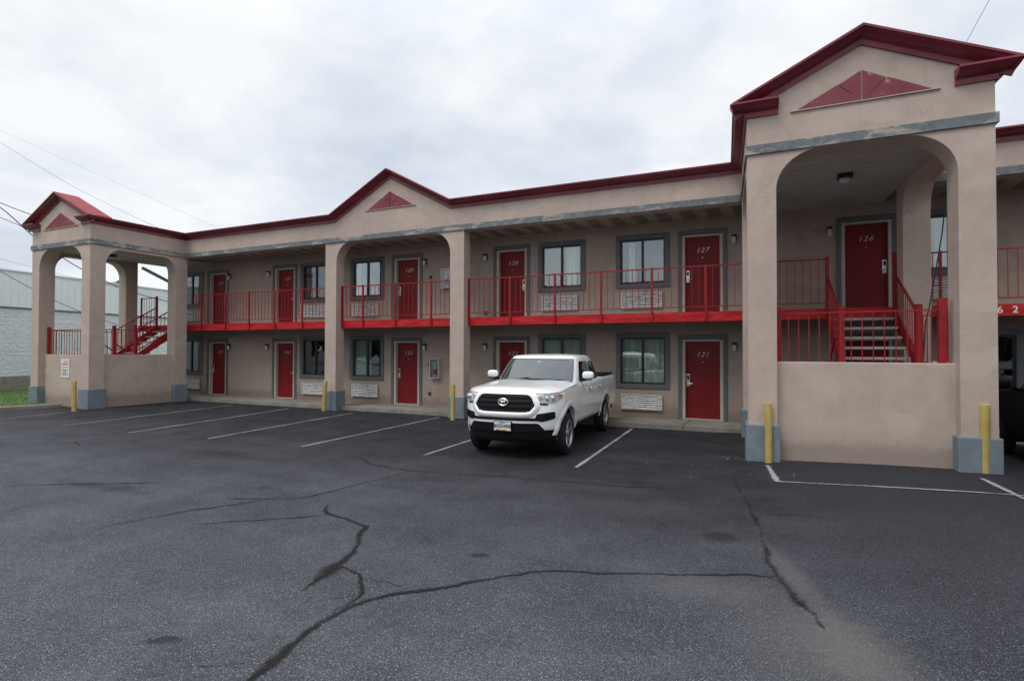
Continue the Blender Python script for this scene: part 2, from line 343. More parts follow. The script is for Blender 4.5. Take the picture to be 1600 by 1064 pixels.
# ------------------------------------------------------------------ mesh helpers
class MB:
    def __init__(s): s.v = []; s.f = []
    def box(s, x0, x1, y0, y1, z0, z1):
        b = len(s.v)
        s.v += [(x0, y0, z0), (x1, y0, z0), (x1, y1, z0), (x0, y1, z0), (x0, y0, z1), (x1, y0, z1), (x1, y1, z1), (x0, y1, z1)]
        s.f += [tuple(b+i for i in q) for q in ((0, 3, 2, 1), (4, 5, 6, 7), (0, 1, 5, 4), (1, 2, 6, 5), (2, 3, 7, 6), (3, 0, 4, 7))]
        return s
    def obox(s, c, ax, ay, az, hx, hy, hz):
        b = len(s.v); c = Vector(c)
        for sz in (-1, 1):
            for sx, sy in ((-1, -1), (1, -1), (1, 1), (-1, 1)):
                s.v.append(tuple(c + ax*hx*sx + ay*hy*sy + az*hz*sz))
        s.f += [tuple(b+i for i in q) for q in ((0, 3, 2, 1), (4, 5, 6, 7), (0, 1, 5, 4), (1, 2, 6, 5), (2, 3, 7, 6), (3, 0, 4, 7))]
        return s
    def bar(s, a, b_, w, h=None, upv=(0, 0, 1)):
        a, b_ = Vector(a), Vector(b_); d = (b_-a); L = d.length; d.normalize()
        up = Vector(upv)
        if abs(d.dot(up)) > .99: up = Vector((0, 1, 0))
        x = d.cross(up).normalized(); y = x.cross(d)
        return s.obox((a+b_)/2, d, x, y, L/2, w/2, (h or w)/2)
    def prism(s, poly, axis, a0, a1):
        b = len(s.v); n = len(poly)
        def mk(p, a):
            return {'y': (p[0], a, p[1]), 'x': (a, p[0], p[1]), 'z': (p[0], p[1], a)}[axis]
        s.v += [mk(p, a0) for p in poly] + [mk(p, a1) for p in poly]
        s.f += [tuple(range(b, b+n)), tuple(range(b+2*n-1, b+n-1, -1))]
        s.f += [(b+i, b+n+i, b+n+(i+1) % n, b+(i+1) % n) for i in range(n)]
        return s
    def tube(s, pts, r, n=6, caps=True):
        pts = [Vector(p) for p in pts]; b = len(s.v)
        for i, p in enumerate(pts):
            d = (pts[min(i+1, len(pts)-1)] - pts[max(i-1, 0)]).normalized()
            up = Vector((0, 0, 1)) if abs(d.z) < .95 else Vector((1, 0, 0))
            x = d.cross(up).normalized(); y = x.cross(d)
            rr = r[i] if isinstance(r, (list, tuple)) else r
            for k in range(n):
                a = 2*PI*k/n; s.v.append(tuple(p + x*math.cos(a)*rr + y*math.sin(a)*rr))
        for i in range(len(pts)-1):
            for k in range(n):
                s.f.append((b+i*n+k, b+i*n+(k+1) % n, b+(i+1)*n+(k+1) % n, b+(i+1)*n+k))
        if caps:
            s.f.append(tuple(b+k for k in range(n-1, -1, -1))); s.f.append(tuple(b+(len(pts)-1)*n+k for k in range(n)))
        return s
    def lathe(s, prof, c, axis='z', n=24):
        b = len(s.v); c = Vector(c)
        for r, h in prof:
            for k in range(n):
                a = 2*PI*k/n; x, y = r*math.cos(a), r*math.sin(a)
                s.v.append(tuple(c + Vector({'z': (x, y, h), 'x': (h, x, y), 'y': (x, h, y)}[axis])))
        for i in range(len(prof)-1):
            for k in range(n):
                s.f.append((b+i*n+k, b+i*n+(k+1) % n, b+(i+1)*n+(k+1) % n, b+(i+1)*n+k))
        s.f.append(tuple(b+k for k in range(n-1, -1, -1))); s.f.append(tuple(b+(len(prof)-1)*n+k for k in range(n)))
        return s
    def grid(s, rows, closed=False):
        b = len(s.v); n = len(rows[0])
        for r in rows: s.v += [tuple(p) for p in r]
        for i in range(len(rows)-1):
            for k in range(n if closed else n-1):
                s.f.append((b+i*n+k, b+i*n+(k+1) % n, b+(i+1)*n+(k+1) % n, b+(i+1)*n+k))
        return s
    def poly(s, pts):
        b = len(s.v); s.v += [tuple(p) for p in pts]; s.f.append(tuple(range(b, b+len(pts)))); return s
    def add_mesh(s, verts, faces):
        b = len(s.v); s.v += [tuple(v) for v in verts]; s.f += [tuple(b+i for i in f) for f in faces]; return s

ORG = {}
def wpos(o): return ORG[o.name] if o else Vector((0, 0, 0))
def build(name, mb, mat, parent=None, org=(0, 0, 0), smooth=None, bev=0, fix=True):
    """link the collected geometry as ONE mesh object; org is the object's origin in world space"""
    org = Vector(org)
    me = bpy.data.meshes.new(name)
    me.from_pydata([tuple(Vector(v)-org) for v in mb.v], [], mb.f)
    if fix:
        bm = bmesh.new(); bm.from_mesh(me); bmesh.ops.recalc_face_normals(bm, faces=bm.faces); bm.to_mesh(me); bm.free()
    me.materials.append(mat)
    if smooth:
        me.polygons.foreach_set('use_smooth', [True]*len(me.polygons)); me.set_sharp_from_angle(angle=R(smooth))
    o = bpy.data.objects.new(name, me); COL.objects.link(o)
    ORG[o.name] = org
    if parent: o.parent = parent; o.location = org - wpos(parent)
    else: o.location = org
    if bev:
        m = o.modifiers.new('edge', 'BEVEL'); m.width = bev; m.segments = 2; m.limit_method = 'ANGLE'
    return o
def empty(name, loc, parent=None):
    o = bpy.data.objects.new(name, None); COL.objects.link(o); ORG[o.name] = Vector(loc)
    o.empty_display_size = .2
    o.location = Vector(loc) - wpos(parent) if parent else Vector(loc)
    if parent: o.parent = parent
    return o
def tag(o, label=None, cat=None, group=None, kind=None):
    for k, v in (('label', label), ('category', cat), ('group', group), ('kind', kind)):
        if v: o[k] = v
    return o
def dup(o, loc, parent=None):
    """copy a thing (or part) with copies of everything under it; loc is a world position"""
    c = o.copy(); COL.objects.link(c); ORG[c.name] = Vector(loc)
    c.parent = parent; c.location = Vector(loc) - (wpos(parent) if parent else Vector((0, 0, 0)))
    for ch in list(o.children):
        dup(ch, Vector(loc) + ch.location, c)
    return c
def text_mesh(body, size, shear=0, depth=.006, mono=None):
    cu = bpy.data.curves.new('t', 'FONT'); cu.body = body; cu.size = size; cu.shear = shear; cu.extrude = depth
    cu.align_x = 'CENTER'; cu.align_y = 'CENTER'; cu.offset = size*.012
    if mono: cu.space_character = mono
    ob = bpy.data.objects.new('t', cu); COL.objects.link(ob)
    dg = bpy.context.evaluated_depsgraph_get(); ev = ob.evaluated_get(dg); me = ev.to_mesh()
    v = [tuple(x.co) for x in me.vertices]; f = [tuple(p.vertices) for p in me.polygons]
    ev.to_mesh_clear(); bpy.data.objects.remove(ob); bpy.data.curves.remove(cu)
    return v, f
def text_xz(mb, body, size, x, y, z, shear=0, depth=.006, mono=None):
    v, f = text_mesh(body, size, shear, depth, mono)
    mb.add_mesh([(x+a, y-c, z+b) for a, b, c in v], f); return mb

# ------------------------------------------------------------------ ground
def gz(x, y):
    t = min(1, max(0, (x+2)/5)); return -.04 + .12*(t*t*(3-2*t))
xs = [-400, -200, -100, -60] + [-45+i*1.5 for i in range(43)] + [26, 40, 100, 200, 400]
ys = [-400, -200, -80, -40, -20] + [-10+i*1.5 for i in range(24)] + [40, 80, 200, 400]
mb = MB(); mb.grid([[(x, y, gz(x, y)) for x in xs] for y in ys])
lot = tag(build('parking_lot', mb, M['asphalt'], smooth=60), kind='structure')
def strip(pts, widths, z=.006):
    rows = []
    for i, p in enumerate(pts):
        a = pts[max(0, i-1)]; c = pts[min(len(pts)-1, i+1)]
        d = Vector((c.x-a.x, c.y-a.y, 0)).normalized(); n = Vector((-d.y, d.x, 0)); w = widths[i]/2
        L, Rr = p + n*w, p - n*w
        rows.append([(L.x, L.y, gz(L.x, L.y)+z), (p.x, p.y, gz(p.x, p.y)+z), (Rr.x, Rr.y, gz(Rr.x, Rr.y)+z)])
    return rows
def edge_attr(o, k=1.0):
    a = o.data.attributes.new('edge', 'FLOAT', 'POINT')
    for i, q in enumerate(a.data): q.value = k if i % 3 == 1 else 0.0
    return o
def dense(pts, step=.05, jit=.012):
    out = []
    for a, b in zip(pts[:-1], pts[1:]):
        n = max(2, int((b-a).length/step))
        for k in range(n): out.append(a.lerp(b, k/n))
    out.append(pts[-1])
    off = Vector((0, 0, 0)); res = []
    for p in out:
        off = off*.9 + Vector((random.gauss(0, jit), random.gauss(0, jit), 0)); res.append(p+off)
    return res
def zl(pts, ox, oy, s): return [on_z(ox+a*s, oy+b*s, -.02) for a, b in pts]
A = lambda pts: zl(pts, 0, 640, .5)
B = lambda pts: zl(pts, 800, 640, .5)
cracks = [
    (A([(745, 870), (770, 848), (815, 805), (880, 760), (930, 720), (965, 685), (1010, 655), (1060, 630), (1110, 605), (1200, 580), (1300, 560), (1400, 545), (1500, 525), (1600, 512)]) + B([(60, 503), (150, 500), (300, 506), (500, 514), (700, 520), (815, 525), (845, 532)]), .075),
    (A([(1010, 655), (1090, 600), (1130, 565), (1135, 535), (1120, 505), (1090, 490), (1065, 480)]), .07),
    (A([(948, 560), (985, 530), (1010, 508), (1060, 475), (1105, 440), (1130, 395), (1145, 360), (1085, 345), (1010, 322), (1025, 290)]), .08),
    (A([(590, 355), (700, 345), (800, 340), (900, 335), (1010, 322)]), .05),
    (A([(1290, 188), (1200, 210), (1100, 235), (960, 268), (850, 275), (700, 275)]), .055),
    (A([(870, 270), (700, 295), (600, 308), (480, 330), (290, 365)]), .04),
    (A([(1090, 140), (1125, 150), (1160, 168), (1290, 188), (1400, 195), (1600, 206)]) + B([(80, 218), (200, 222), (300, 235), (480, 242)]), .05),
    (A([(-20, 245), (60, 232), (200, 230), (440, 226), (540, 218)]), .07),
    (B([(690, 210), (720, 265), (745, 300), (740, 320), (760, 360), (785, 420), (815, 495), (850, 545), (900, 600), (935, 635), (970, 690), (990, 705)]), .10),
    (A([(-20, 148), (100, 130), (230, 110), (430, 92), (620, 60)]), .04),
    (A([(-20, 88), (90, 92), (250, 80), (330, 72)]), .05),
    (A([(230, 95), (260, 108), (330, 104)]), .06),
    (A([(590, 150), (760, 146), (930, 160)]), .035),
    (A([(1140, 520), (1210, 535), (1280, 560)]), .02),
    (A([(560, 800), (680, 792), (760, 785)]), .016),
    (A([(910, 625), (945, 600), (975, 565)]), .022),
    (B([(740, 325), (860, 338), (990, 350)]), .03),
]
rb = random.Random(5)
for ci in (0, 0, 1, 2, 4, 6):
    base = cracks[ci][0]; q = base[rb.randrange(1, len(base)-1)].copy(); a = rb.uniform(0, 2*PI); pts = [q]
    for _ in range(rb.randint(3, 6)):
        a += rb.uniform(-.7, .7); q = q+Vector((math.cos(a), math.sin(a), 0))*rb.uniform(.10, .22); pts.append(q)
    cracks.append((pts, .016))
for i, (pts, w) in enumerate(cracks):
    d = dense(pts, .05, .009); wid = []
    x = 1.0
    for k in range(len(d)):
        x = x*.85 + .15*random.uniform(.35, 1.75)
        e = min(1, k/6+.15, (len(d)-1-k)/6+.15)
        ww = w*x*e
        if i == 2: ww *= 1 + 1.6*max(0, 1-abs(k-9)/9)
        if i == 0: ww *= max(.75, 1.5 - k/70)
        wid.append(max(.008, ww*(.85 if i == 8 else 1.05)))
    tag(edge_attr(build('crack_seam', MB().grid(strip(d, wid)), M['tar'], lot), {0: .95, 8: .62, 2: .85}.get(i, .8)), kind='structure')
def pline(a, b, w=.10):
    n = max(2, int((b-a).length/.15)); pts = [a.lerp(b, k/n) for k in range(n+1)]
    tag(edge_attr(build('parking_line', MB().grid(strip(pts, [w*1.25 for _ in pts], .009)), M['line'], lot)), kind='structure')
for a, b in [((-19.2, 5.4), (-20.01, 10.0)), ((-16.64, 8.28), (-17.42, 13.9)), ((-13.85, 8.25), (-14.76, 13.95)), ((-11.39, 8.48), (-12.0, 13.85)),
             ((-8.78, 8.63), (-8.98, 14.05)), ((-6.03, 8.94), (-6.28, 13.9)), ((-3.12, 9.11), (-3.39, 14.2))]:
    pline(Vector((*a, 0)), Vector((*b, 0)), .09)
pline(on_z(1199, 727), on_z(1215, 753), .10); pline(on_z(1213, 752.5), on_z(1640, 788), .07); pline(on_z(1534, 749, .07), on_z(1640, 800, .07), .085)

# ------------------------------------------------------------------ building data
Yw, Yf, Yc, Yt = 15.746, 14.518, 14.227, 10.933
R0, R1 = -.54, 2.955
LDX = -23.43
L0, L1 = R0+LDX, R1+LDX
ZF, ZB0, ZB1, ZC = 2.87, 5.395, 5.545, 6.04     # deck, band bottom, band top, cornice bottom
XW0, XW1 = -23.75, 12.5
motel = tag(empty('motel_building', (-9, 14.2, 0)), 'long two-storey tan stucco motel with red doors, red balcony and three gables', 'building')
SHEAR = [0.0]      # the near tower stands a few degrees out of square with the facade
def part(name, mb, mat, parent=None, **k):
    if SHEAR[0]: mb.v = [(v[0]-SHEAR[0]*(v[1]-Yt), v[1], v[2]) for v in mb.v]
    xs_ = [v[0] for v in mb.v]; ys_ = [v[1] for v in mb.v]; zs_ = [v[2] for v in mb.v]
    return build(name, mb, mat, parent or motel, ((min(xs_)+max(xs_))/2, (min(ys_)+max(ys_))/2, min(zs_)), **k)

# openings: doors and windows
DOORS = [(-1.895, '121', '127', 1), (-7.47, '122', '128', -1), (-11.35, '123', '129', 1), (-16.93, '124', '130', -1), (-20.61, '125', '131', 1), (1.82, '120', '126', -1)]
WINS = [-3.475, -5.846, -13.03, -15.40, -22.25]
WU = [3.42, 8.9]; WL = [3.95, 8.9]
doorsp = [(8.0-.5, 'x', 'x', 1)]
DW, DH = .46, 2.10       # half opening, opening height
openings = []
for (x, a, b, s) in DOORS:
    openings += [(x-DW-.06, x+DW+.06, .09, .09+DH+.06), (x-DW-.06, x+DW+.06, ZF, ZF+DH+.02)]
WIN_H = [(.995, 2.28), (3.765, 4.995)]
for x in WINS:
    for (z0, z1) in WIN_H: openings.append((x-.615, x+.615, z0, z1))
for x in WU: openings.append((x-.615, x+.615, *WIN_H[1]))
for x in WL: openings.append((x-.615, x+.615, *WIN_H[0]))
mb = MB()
gx = sorted({XW0, XW1} | {o[0] for o in openings} | {o[1] for o in openings})
gzs = sorted({-.1, 5.6} | {o[2] for o in openings} | {o[3] for o in openings})
idx = {}
def vid(x, z):
    if (x, z) not in idx: idx[(x, z)] = len(mb.v); mb.v.append((x, Yw, z))
    return idx[(x, z)]
for i in range(len(gx)-1):
    for k in range(len(gzs)-1):
        cx, cz = (gx[i]+gx[i+1])/2, (gzs[k]+gzs[k+1])/2
        if any(o[0] < cx < o[1] and o[2] < cz < o[3] for o in openings): continue
        mb.f.append((vid(gx[i], gzs[k]), vid(gx[i+1], gzs[k]), vid(gx[i+1], gzs[k+1]), vid(gx[i], gzs[k+1])))
for (a, b, c, d) in openings:     # reveals
    for q in (((a, c), (b, c)), ((b, c), (b, d)), ((b, d), (a, d)), ((a, d), (a, c))):
        (xa, za), (xb, zb) = q
        mb.poly([(xa, Yw, za), (xb, Yw, zb), (xb, Yw+.22, zb), (xa, Yw+.22, za)])
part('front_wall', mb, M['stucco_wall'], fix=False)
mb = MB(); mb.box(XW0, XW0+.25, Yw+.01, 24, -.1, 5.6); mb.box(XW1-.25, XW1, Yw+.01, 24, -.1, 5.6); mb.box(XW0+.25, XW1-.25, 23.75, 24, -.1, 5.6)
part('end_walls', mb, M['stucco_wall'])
mb = MB(); mb.box(XW0+.25, XW1-.25, Yw+.23, 23.7, 2.66, 2.86); mb.box(XW0+.25, XW1-.25, Yw+.23, 23.7, 5.42, 5.58)
for xx in (-23.4, -18.77, -14.2, -9.4, -4.66, .2, 6.2): mb.box(xx-.05, xx+.05, Yw+.24, 23.7, -.05, 2.655); mb.box(xx-.05, xx+.05, Yw+.24, 23.7, 2.865, 5.41)
mb.box(XW0+.26, XW1-.26, 19.5, 19.6, -.05, 2.65); mb.box(XW0+.26, XW1-.26, 19.5, 19.6, 2.87, 5.41)
part('room_partitions', mb, M['room'])
part('flat_roof', MB().box(XW0, XW1, 14.62, 24.2, 5.62, 5.85), M['flatroof'])

# --- walkway, balcony deck, soffit
mb = MB(); xprev = XW0
for x1 in (-20.9, -17.9, -13.6, -10.6, -7.9, -4.9, -2.2, 3.2, 6.2, 9.2, XW1):
    mb.box(xprev+.006, x1-.006, 14.47, Yw-.004, -.15, .085); xprev = x1
tag(build('walkway', mb, M['concrete'], None, bev=.012), kind='structure')
part('balcony_deck', MB().box(XW0, XW1, Yf+.003, Yw-.003, 2.66, ZF-.004), M['deck'])
mb = MB()
xprev = XW0
for x1 in [-20.9, -18.56, -16.05, -13.2, -10.88, -8.3, -5.56, -2.955, .914, 4.5, 8.5, XW1]:
    mb.box(xprev+.003, x1-.003, Yf-.022, Yf, 2.63+random.uniform(-.006, .006), 2.868); xprev = x1
part('balcony_fascia', mb, M['fascia'])
part('upper_soffit', MB().box(XW0, XW1, 14.605, Yw-.003, 5.425, 5.47), M['soffit'])

# --- columns
def column(x0, x1, y0, y1, zt, zp=.58):
    zg = gz((x0+x1)/2, y0)-.15
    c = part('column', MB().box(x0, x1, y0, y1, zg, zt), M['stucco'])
    part('plinth', MB().box(x0-.045, x1+.045, y0-.045, y1+.045, zg-.02, zp+random.uniform(-.015, .015)), M['plinth'], c, bev=.02)
    return c
CA, CB = (-13.50, -13.04), (-8.735, -8.275)
column(*CA, Yc, 14.60, 4.75); column(*CB, Yc, 14.60, 4.75)
def arch_poly(a0, a1, ia, ib, zs, zc, zt, rx, n=10):
    p = [(a0, zs), (ia, zs)]; rz = zc-zs
    for k in range(1, n+1):
        t = PI/2*k/n; p.append((ia+rx*(1-math.cos(t)), zs+rz*math.sin(t)))
    for k in range(n, -1, -1):
        t = PI/2*k/n; p.append((ib-rx*(1-math.cos(t)), zs+rz*math.sin(t)))
    return p + [(a1, zs), (a1, zt), (a0, zt)]
part('arch_wall', MB().prism(arch_poly(CA[0], CB[1], CA[1], CB[0], 4.75, 5.37, ZB0, .56), 'y', Yc, 14.60), M['stucco'])
# main frieze with the middle gable
RJ, RJ1 = R0-.28+.10, R1-.28-.10
G0, GX, G1, GZ = -13.1, -10.9, -8.7, 7.205
part('frieze_wall', MB().prism([(L1, ZB0), (RJ, ZB0), (RJ, ZC), (G1, ZC), (GX, GZ), (G0, ZC), (L1, ZC)], 'y', Yc, 14.60), M['stucco'])
part('frieze_wall', MB().prism([(RJ1, ZB0), (XW1, ZB0), (XW1, ZC), (RJ1, ZC)], 'y', Yc, 14.60), M['stucco'])
mb = MB(); mb.box(L1+.042, R0-.325, Yc-.04, Yc-.001, ZB0-.012, ZB1); part('frieze_band', mb, M['band'], bev=.006)
part('frieze_band', MB().box(R1-.235, XW1, Yc-.04, Yc-.001, ZB0-.012, ZB1), M['band'], bev=.006)

# --- cornice sweep: profile (out, up) along a polyline with mitred corners
PROF = [(.0, .0), (.035, .0), (.035, .085), (.05, .095), (.07, .105), (.12, .12), (.17, .145), (.205, .175), (.215, .19), (.245, .195), (.245, .228), (.0, .24)]
def sweep(path, normals, prof=PROF, k=1.0):
    """path: 3D points of the profile's inner bottom edge; normals: outward horizontal normal per segment"""
    P = [Vector(p) for p in path]; Nn = [Vector(n) for n in normals]
    S = [(b-a).normalized() for a, b in zip(P[:-1], P[1:])]
    U = []
    for s, n in zip(S, Nn):
        u = n.cross(s); u = u if u.z > 0 else -u; U.append(u.normalized())
    rows = []
    for i, p in enumerate(P):
        if i == 0: mn, mu = Nn[0], U[0]
        elif i == len(P)-1: mn, mu = Nn[-1], U[-1]
        else:
            n0, n1, u0, u1 = Nn[i-1], Nn[i], U[i-1], U[i]
            mn = (n0+n1)/(1+n0.dot(n1)); mu = (u0+u1)/(1+u0.dot(u1))
        rows.append([p + mn*o*k + mu*h*k for o, h in prof])
    m = MB(); m.grid(rows, closed=True)
    n = len(prof); m.f.append(tuple(range(n-1, -1, -1))); e = len(m.v)-n; m.f.append(tuple(range(e, e+n)))
    return m
FN, LN, RN = (0, -1, 0), (-1, 0, 0), (1, 0, 0)
e = .001
part('cornice', sweep([(L1+.001, Yc-e, ZC), (G0, Yc-e, ZC), (GX, Yc-e, GZ), (G1, Yc-e, ZC), (R0-.2, Yc-e, ZC)], [FN]*4), M['cornice'], smooth=40)
part('cornice', sweep([(R1-.2, Yc-e, ZC), (XW1, Yc-e, ZC)], [FN]), M['cornice'], smooth=40)
for x in (-18.6, -16.2, -13.9, -7.4, -4.6, -2.3):
    part('cornice_joint', sweep([(x, Yc-e, ZC-.002), (x+.035, Yc-e, ZC-.002)], [FN], k=1.018), M['cornice'], smooth=40)
# gable ornaments: fan of three wedges on a thin ledge
def ornament(xc, w, z0, h, y):
    mb = MB(); t = .026; g = .012
    a, b = xc-w/2, xc+w/2
    def on_edge(f): return (xc+w/2*f, z0+h*(1-abs(f)))
    ctr = (xc, z0+.01)
    f1 = .36
    for (p, q) in ((-1, -f1), (-f1, 0), (0, f1), (f1, 1)):
        pa, pb = on_edge(p), on_edge(q)
        dx = g if p > -1 else 0; dx2 = g if q < 1 else 0
        mb.prism([(ctr[0]+(-.012 if q <= 0 else .012), ctr[1]), (pa[0]+dx, pa[1]-(.0 if p > -1 else 0)), (pb[0]-dx2, pb[1])], 'y', y-t, y-.002)
    o = part('gable_ornament', mb, M['ornament'])
    part('ledge', MB().box(a-.10, b+.10, y-.035, y-.002, z0-.018, z0-.002), M['stucco'], o)
ornament(-10.9, 1.72, 6.30, .50, Yc)

# ------------------------------------------------------------------ stair towers
def tower(dx, shear=0.0, so=0.0):
    SHEAR[0] = shear
    x0, x1 = R0+dx, R1+dx
    ia, ib = x0+.465, x1-.465
    y0, y1, y2, y3 = Yt, Yt+.48, 13.86, 14.31
    ZS = 4.74
    for (a, b) in ((x0, ia), (ib, x1)):
        column(a, b, y0, y1, ZS, .62); column(a, b, y2, y3, 5.60, .60)
    part('arch_wall', MB().prism(arch_poly(x0, x1, ia, ib, ZS, 5.38, ZC+.03, .70, 16), 'y', y0, y1), M['stucco'])
    for (a, b) in ((x0, ia), (ib, x1)):
        part('arch_wall', MB().prism(arch_poly(y1-.0005, y2-.0005, y1, y2-.001, ZS, 5.30, ZC+.03, .50), 'x', a, b), M['stucco'])
        mb_ = MB(); mb_.box(a, b, y2, y3, 5.60, ZC+.03); part('arch_wall', mb_, M['stucco'])
    part('tower_ceiling', MB().box(ia-.05, ib+.05, y1-.05, Yw-.004, 5.395, 5.42), M['ceiling'])
    part('tower_roof', MB().box(x0+.1, x1-.1, y0+.3, y3-.1, 5.9, 6.02), M['flatroof'])
    # half walls
    zg = gz((x0+x1)/2, y0)-.15
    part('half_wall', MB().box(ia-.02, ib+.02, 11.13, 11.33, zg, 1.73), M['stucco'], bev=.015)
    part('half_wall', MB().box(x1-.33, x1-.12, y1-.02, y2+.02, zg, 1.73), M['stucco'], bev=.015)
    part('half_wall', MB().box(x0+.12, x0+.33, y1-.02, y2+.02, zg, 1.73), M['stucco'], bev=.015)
    # band
    mb = MB()
    mb.box(x0-.04, x1+.04, y0-.04, y0-.001, ZB0-.005, ZB1+.01)
    mb.box(x0-.04, x0-.001, y0, Yc-.041, ZB0-.005, ZB1+.01); mb.box(x1+.001, x1+.04, y0, Yc-.041, ZB0-.005, ZB1+.01)
    part('frieze_band', mb, M['band'], bev=.006)
    # gable
    xc = (x0+x1)/2; zap = 6.985
    def zr(x): return zap - abs(x-xc)*.475
    part('gable_wall', MB().prism([(x0, ZC+.03), (x1, ZC+.03), (x1, zr(x1)), (xc, zap), (x0, zr(x0))], 'y', y0, y0+.40), M['stucco'])
    xe = 1.75+.19
    zE = zap-xe*.475
    part('raking_cornice', sweep([(xc-xe, y0-e, zE), (xc, y0-e, zap), (xc+xe, y0-e, zE)], [FN]*2, k=.98), M['cornice'], smooth=40)
    # roof slabs of the gable (from the cornice lip back)
    mb = MB(); zt = zap+.262
    for s in (-1, 1):
        pl = [(xc, zt+.0), (xc+s*(xe+.05), zt-(xe+.05)*.475), (xc+s*(xe+.05), zt-(xe+.05)*.475-.03), (xc, zt-.03)]
        mb.prism(pl, 'y', y0-.22, y0+.52)
    part('gable_roof', mb, M['roofred'])
    part('gable_wall', MB().prism([(x0+.1, ZC+.2), (x1-.1, ZC+.2), (xc, zap+.14)], 'y', y0+.401, y0+.48), M['roofred'])
    # horizontal cornice: front returns and both sides
    zc = ZC+.012
    part('cornice', sweep([(x0+.50, y0-e, zc), (x0-e, y0-e, zc), (x0-e, Yc-.26 if dx == 0 else Yc+.1, zc)], [FN, LN]), M['cornice'], smooth=40)
    part('cornice', sweep([(x1-.50, y0-e, zc), (x1+e, y0-e, zc), (x1+e, Yc-.02, zc)], [FN, RN]), M['cornice'], smooth=40)
    ornament(xc+.005, 1.92, 6.062, .49, y0)
    # --- staircase
    st = empty('staircase', (xc, 13, 0), motel)
    sx0, sx1 = x0+1.46+so, x0+2.72+so
    zl_, yl = 1.62, 12.87
    part('landing', MB().box(ia+.05, ib-.05, 11.34, yl+.02, zl_-.16, zl_), M['tread'], st)
    n = 5
    for k in range(n):
        z = ZF-.208*(k+1)-.03; yy = Yf-.27*(k+1)
        part('tread', MB().box(sx0+.05, sx1-.05, yy, yy+.30, z-.055, z), M['tread'], st, bev=.008)
    for k in range(7):
        z = zl_-.208*(k+1); yy = yl+.02+.255*k
        part('tread', MB().box(ia+.06, sx0-.13, yy, yy+.28, z-.05, z), M['tread'], st)
    for xx in (sx0, sx1):
        part('stringer', MB().prism([(yl-.02, zl_-.16), (yl-.02, zl_+.13), (yl+.08, zl_+.14), (Yf-.03, ZF+.02), (Yf-.03, ZF-.33)], 'x', xx-.025, xx+.025), M['red'], st)
    for xx in (ia+.035, sx0-.10):
        part('stringer', MB().prism([(yl, zl_-.22), (yl, zl_+.05), (yl+1.75, .18), (yl+1.75, -.05), (yl+1.55, -.05)], 'x', xx-.02, xx+.02), M['red'], st)
    # handrails
    for xx in (sx0, sx1):
        mb = MB(); a = Vector((xx, yl, 2.60)); b = Vector((xx, Yf-.03, 3.60)); lo = Vector((0, 0, -.78))
        mb.bar(a, b, .04, .035); mb.bar(a+lo, b+lo, .03, .03)
        for k in range(1, 12):
            p = a.lerp(b, k/12); mb.bar(p, p+lo, .014)
        part('handrail', mb, M['red'], st)
        part('newel', MB().box(xx-.05, xx+.05, yl-.05, yl+.05, zl_, 2.80), M['red'], st, bev=.006)
        part('newel', MB().box(xx-.035, xx+.035, Yf-.10, Yf-.024, 2.60, 4.02), M['red'], st, bev=.006)
    mb = MB(); xx = ia+.10
    mb.bar((xx, yl-.3, 2.4), (xx, yl+1.5, 1.12), .035); mb.bar((sx0-.1, yl, 2.2), (sx0-.1, yl+1.5, 1.12), .035)
    for k in range(6):
        mb.bar((xx, yl+k*.28, 2.18-k*.2), (xx, yl+k*.28, 1.45-k*.208), .014)
    part('handrail', mb, M['red'], st)
    # rails on the half walls
    def rail(p, q, n, zt=2.585, zb=1.735):
        m = MB(); p, q = Vector(p), Vector(q)
        m.bar(p+Vector((0, 0, zt)), q+Vector((0, 0, zt)), .035, .025)
        for k in range(1, n):
            c = p.lerp(q, k/n); m.bar(c+Vector((0, 0, zb-.02)), c+Vector((0, 0, zt)), .014)
        return m
    part('half_wall_railing', rail((ia+.05, 11.23, 0), (ib-.12, 11.23, 0), 15), M['red'])
    part('half_wall_railing', rail((x1-.22, y1, 0), (x1-.22, 12.87, 0), 9), M['red'])
    part('half_wall_railing', rail((x0+.22, y1, 0), (x0+.22, y2, 0), 14), M['red'])
    part('half_wall_railing', rail((sx1, yl, 0), (x1-.22, yl, 0), 4), M['red'])
    part('newel', MB().box(ib-.19, ib-.08, 11.18, 11.29, 1.72, 2.77), M['red'], bev=.006)
    part('newel', MB().box(ia+.01, ia+.09, 11.19, 11.27, 1.72, 2.70), M['red'], bev=.006)
tower(0.0, .085, .30); tower(LDX); SHEAR[0] = 0

# --- balcony railings
def balcony(posts, xa, xb, n_per=8):
    mb = MB(); yr = Yf-.045
    mb.box(xa, xb, yr-.018, yr+.018, 3.955, 3.985); mb.box(xa, xb, yr-.011, yr+.011, 2.975, 2.997)
    allx = sorted({xa, xb} | set(posts))
    for a, b in zip(allx[:-1], allx[1:]):
        n = max(1, round((b-a)/.165))
        for k in range(1, n):
            x = a+(b-a)*k/n; mb.box(x-.007, x+.007, yr-.007, yr+.007, 2.985, 3.97)
    rl = part('balcony_railing', mb, M['red'])
    for x in posts:
        part('post', MB().box(x-.026, x+.026, yr-.026, yr+.022, 2.655, 4.0), M['red'], rl)
balcony([-19.864, -18.559, -17.32, -16.049, -14.755], -20.47, -13.51)
balcony([-13.0, -12.147, -10.877, -9.55], -13.03, -8.745)
balcony([-8.235, -6.914, -5.563, -4.271, -2.955, -1.661], -8.27, -.83)
balcony([], -.36, .91); balcony([], 2.23, 2.35)
balcony([2.98, 4.55, 5.85, 7.15, 8.45], 2.72, 10)
balcony([-23.5], -23.52, LDX+.91); balcony([], LDX+2.23, LDX+2.5)

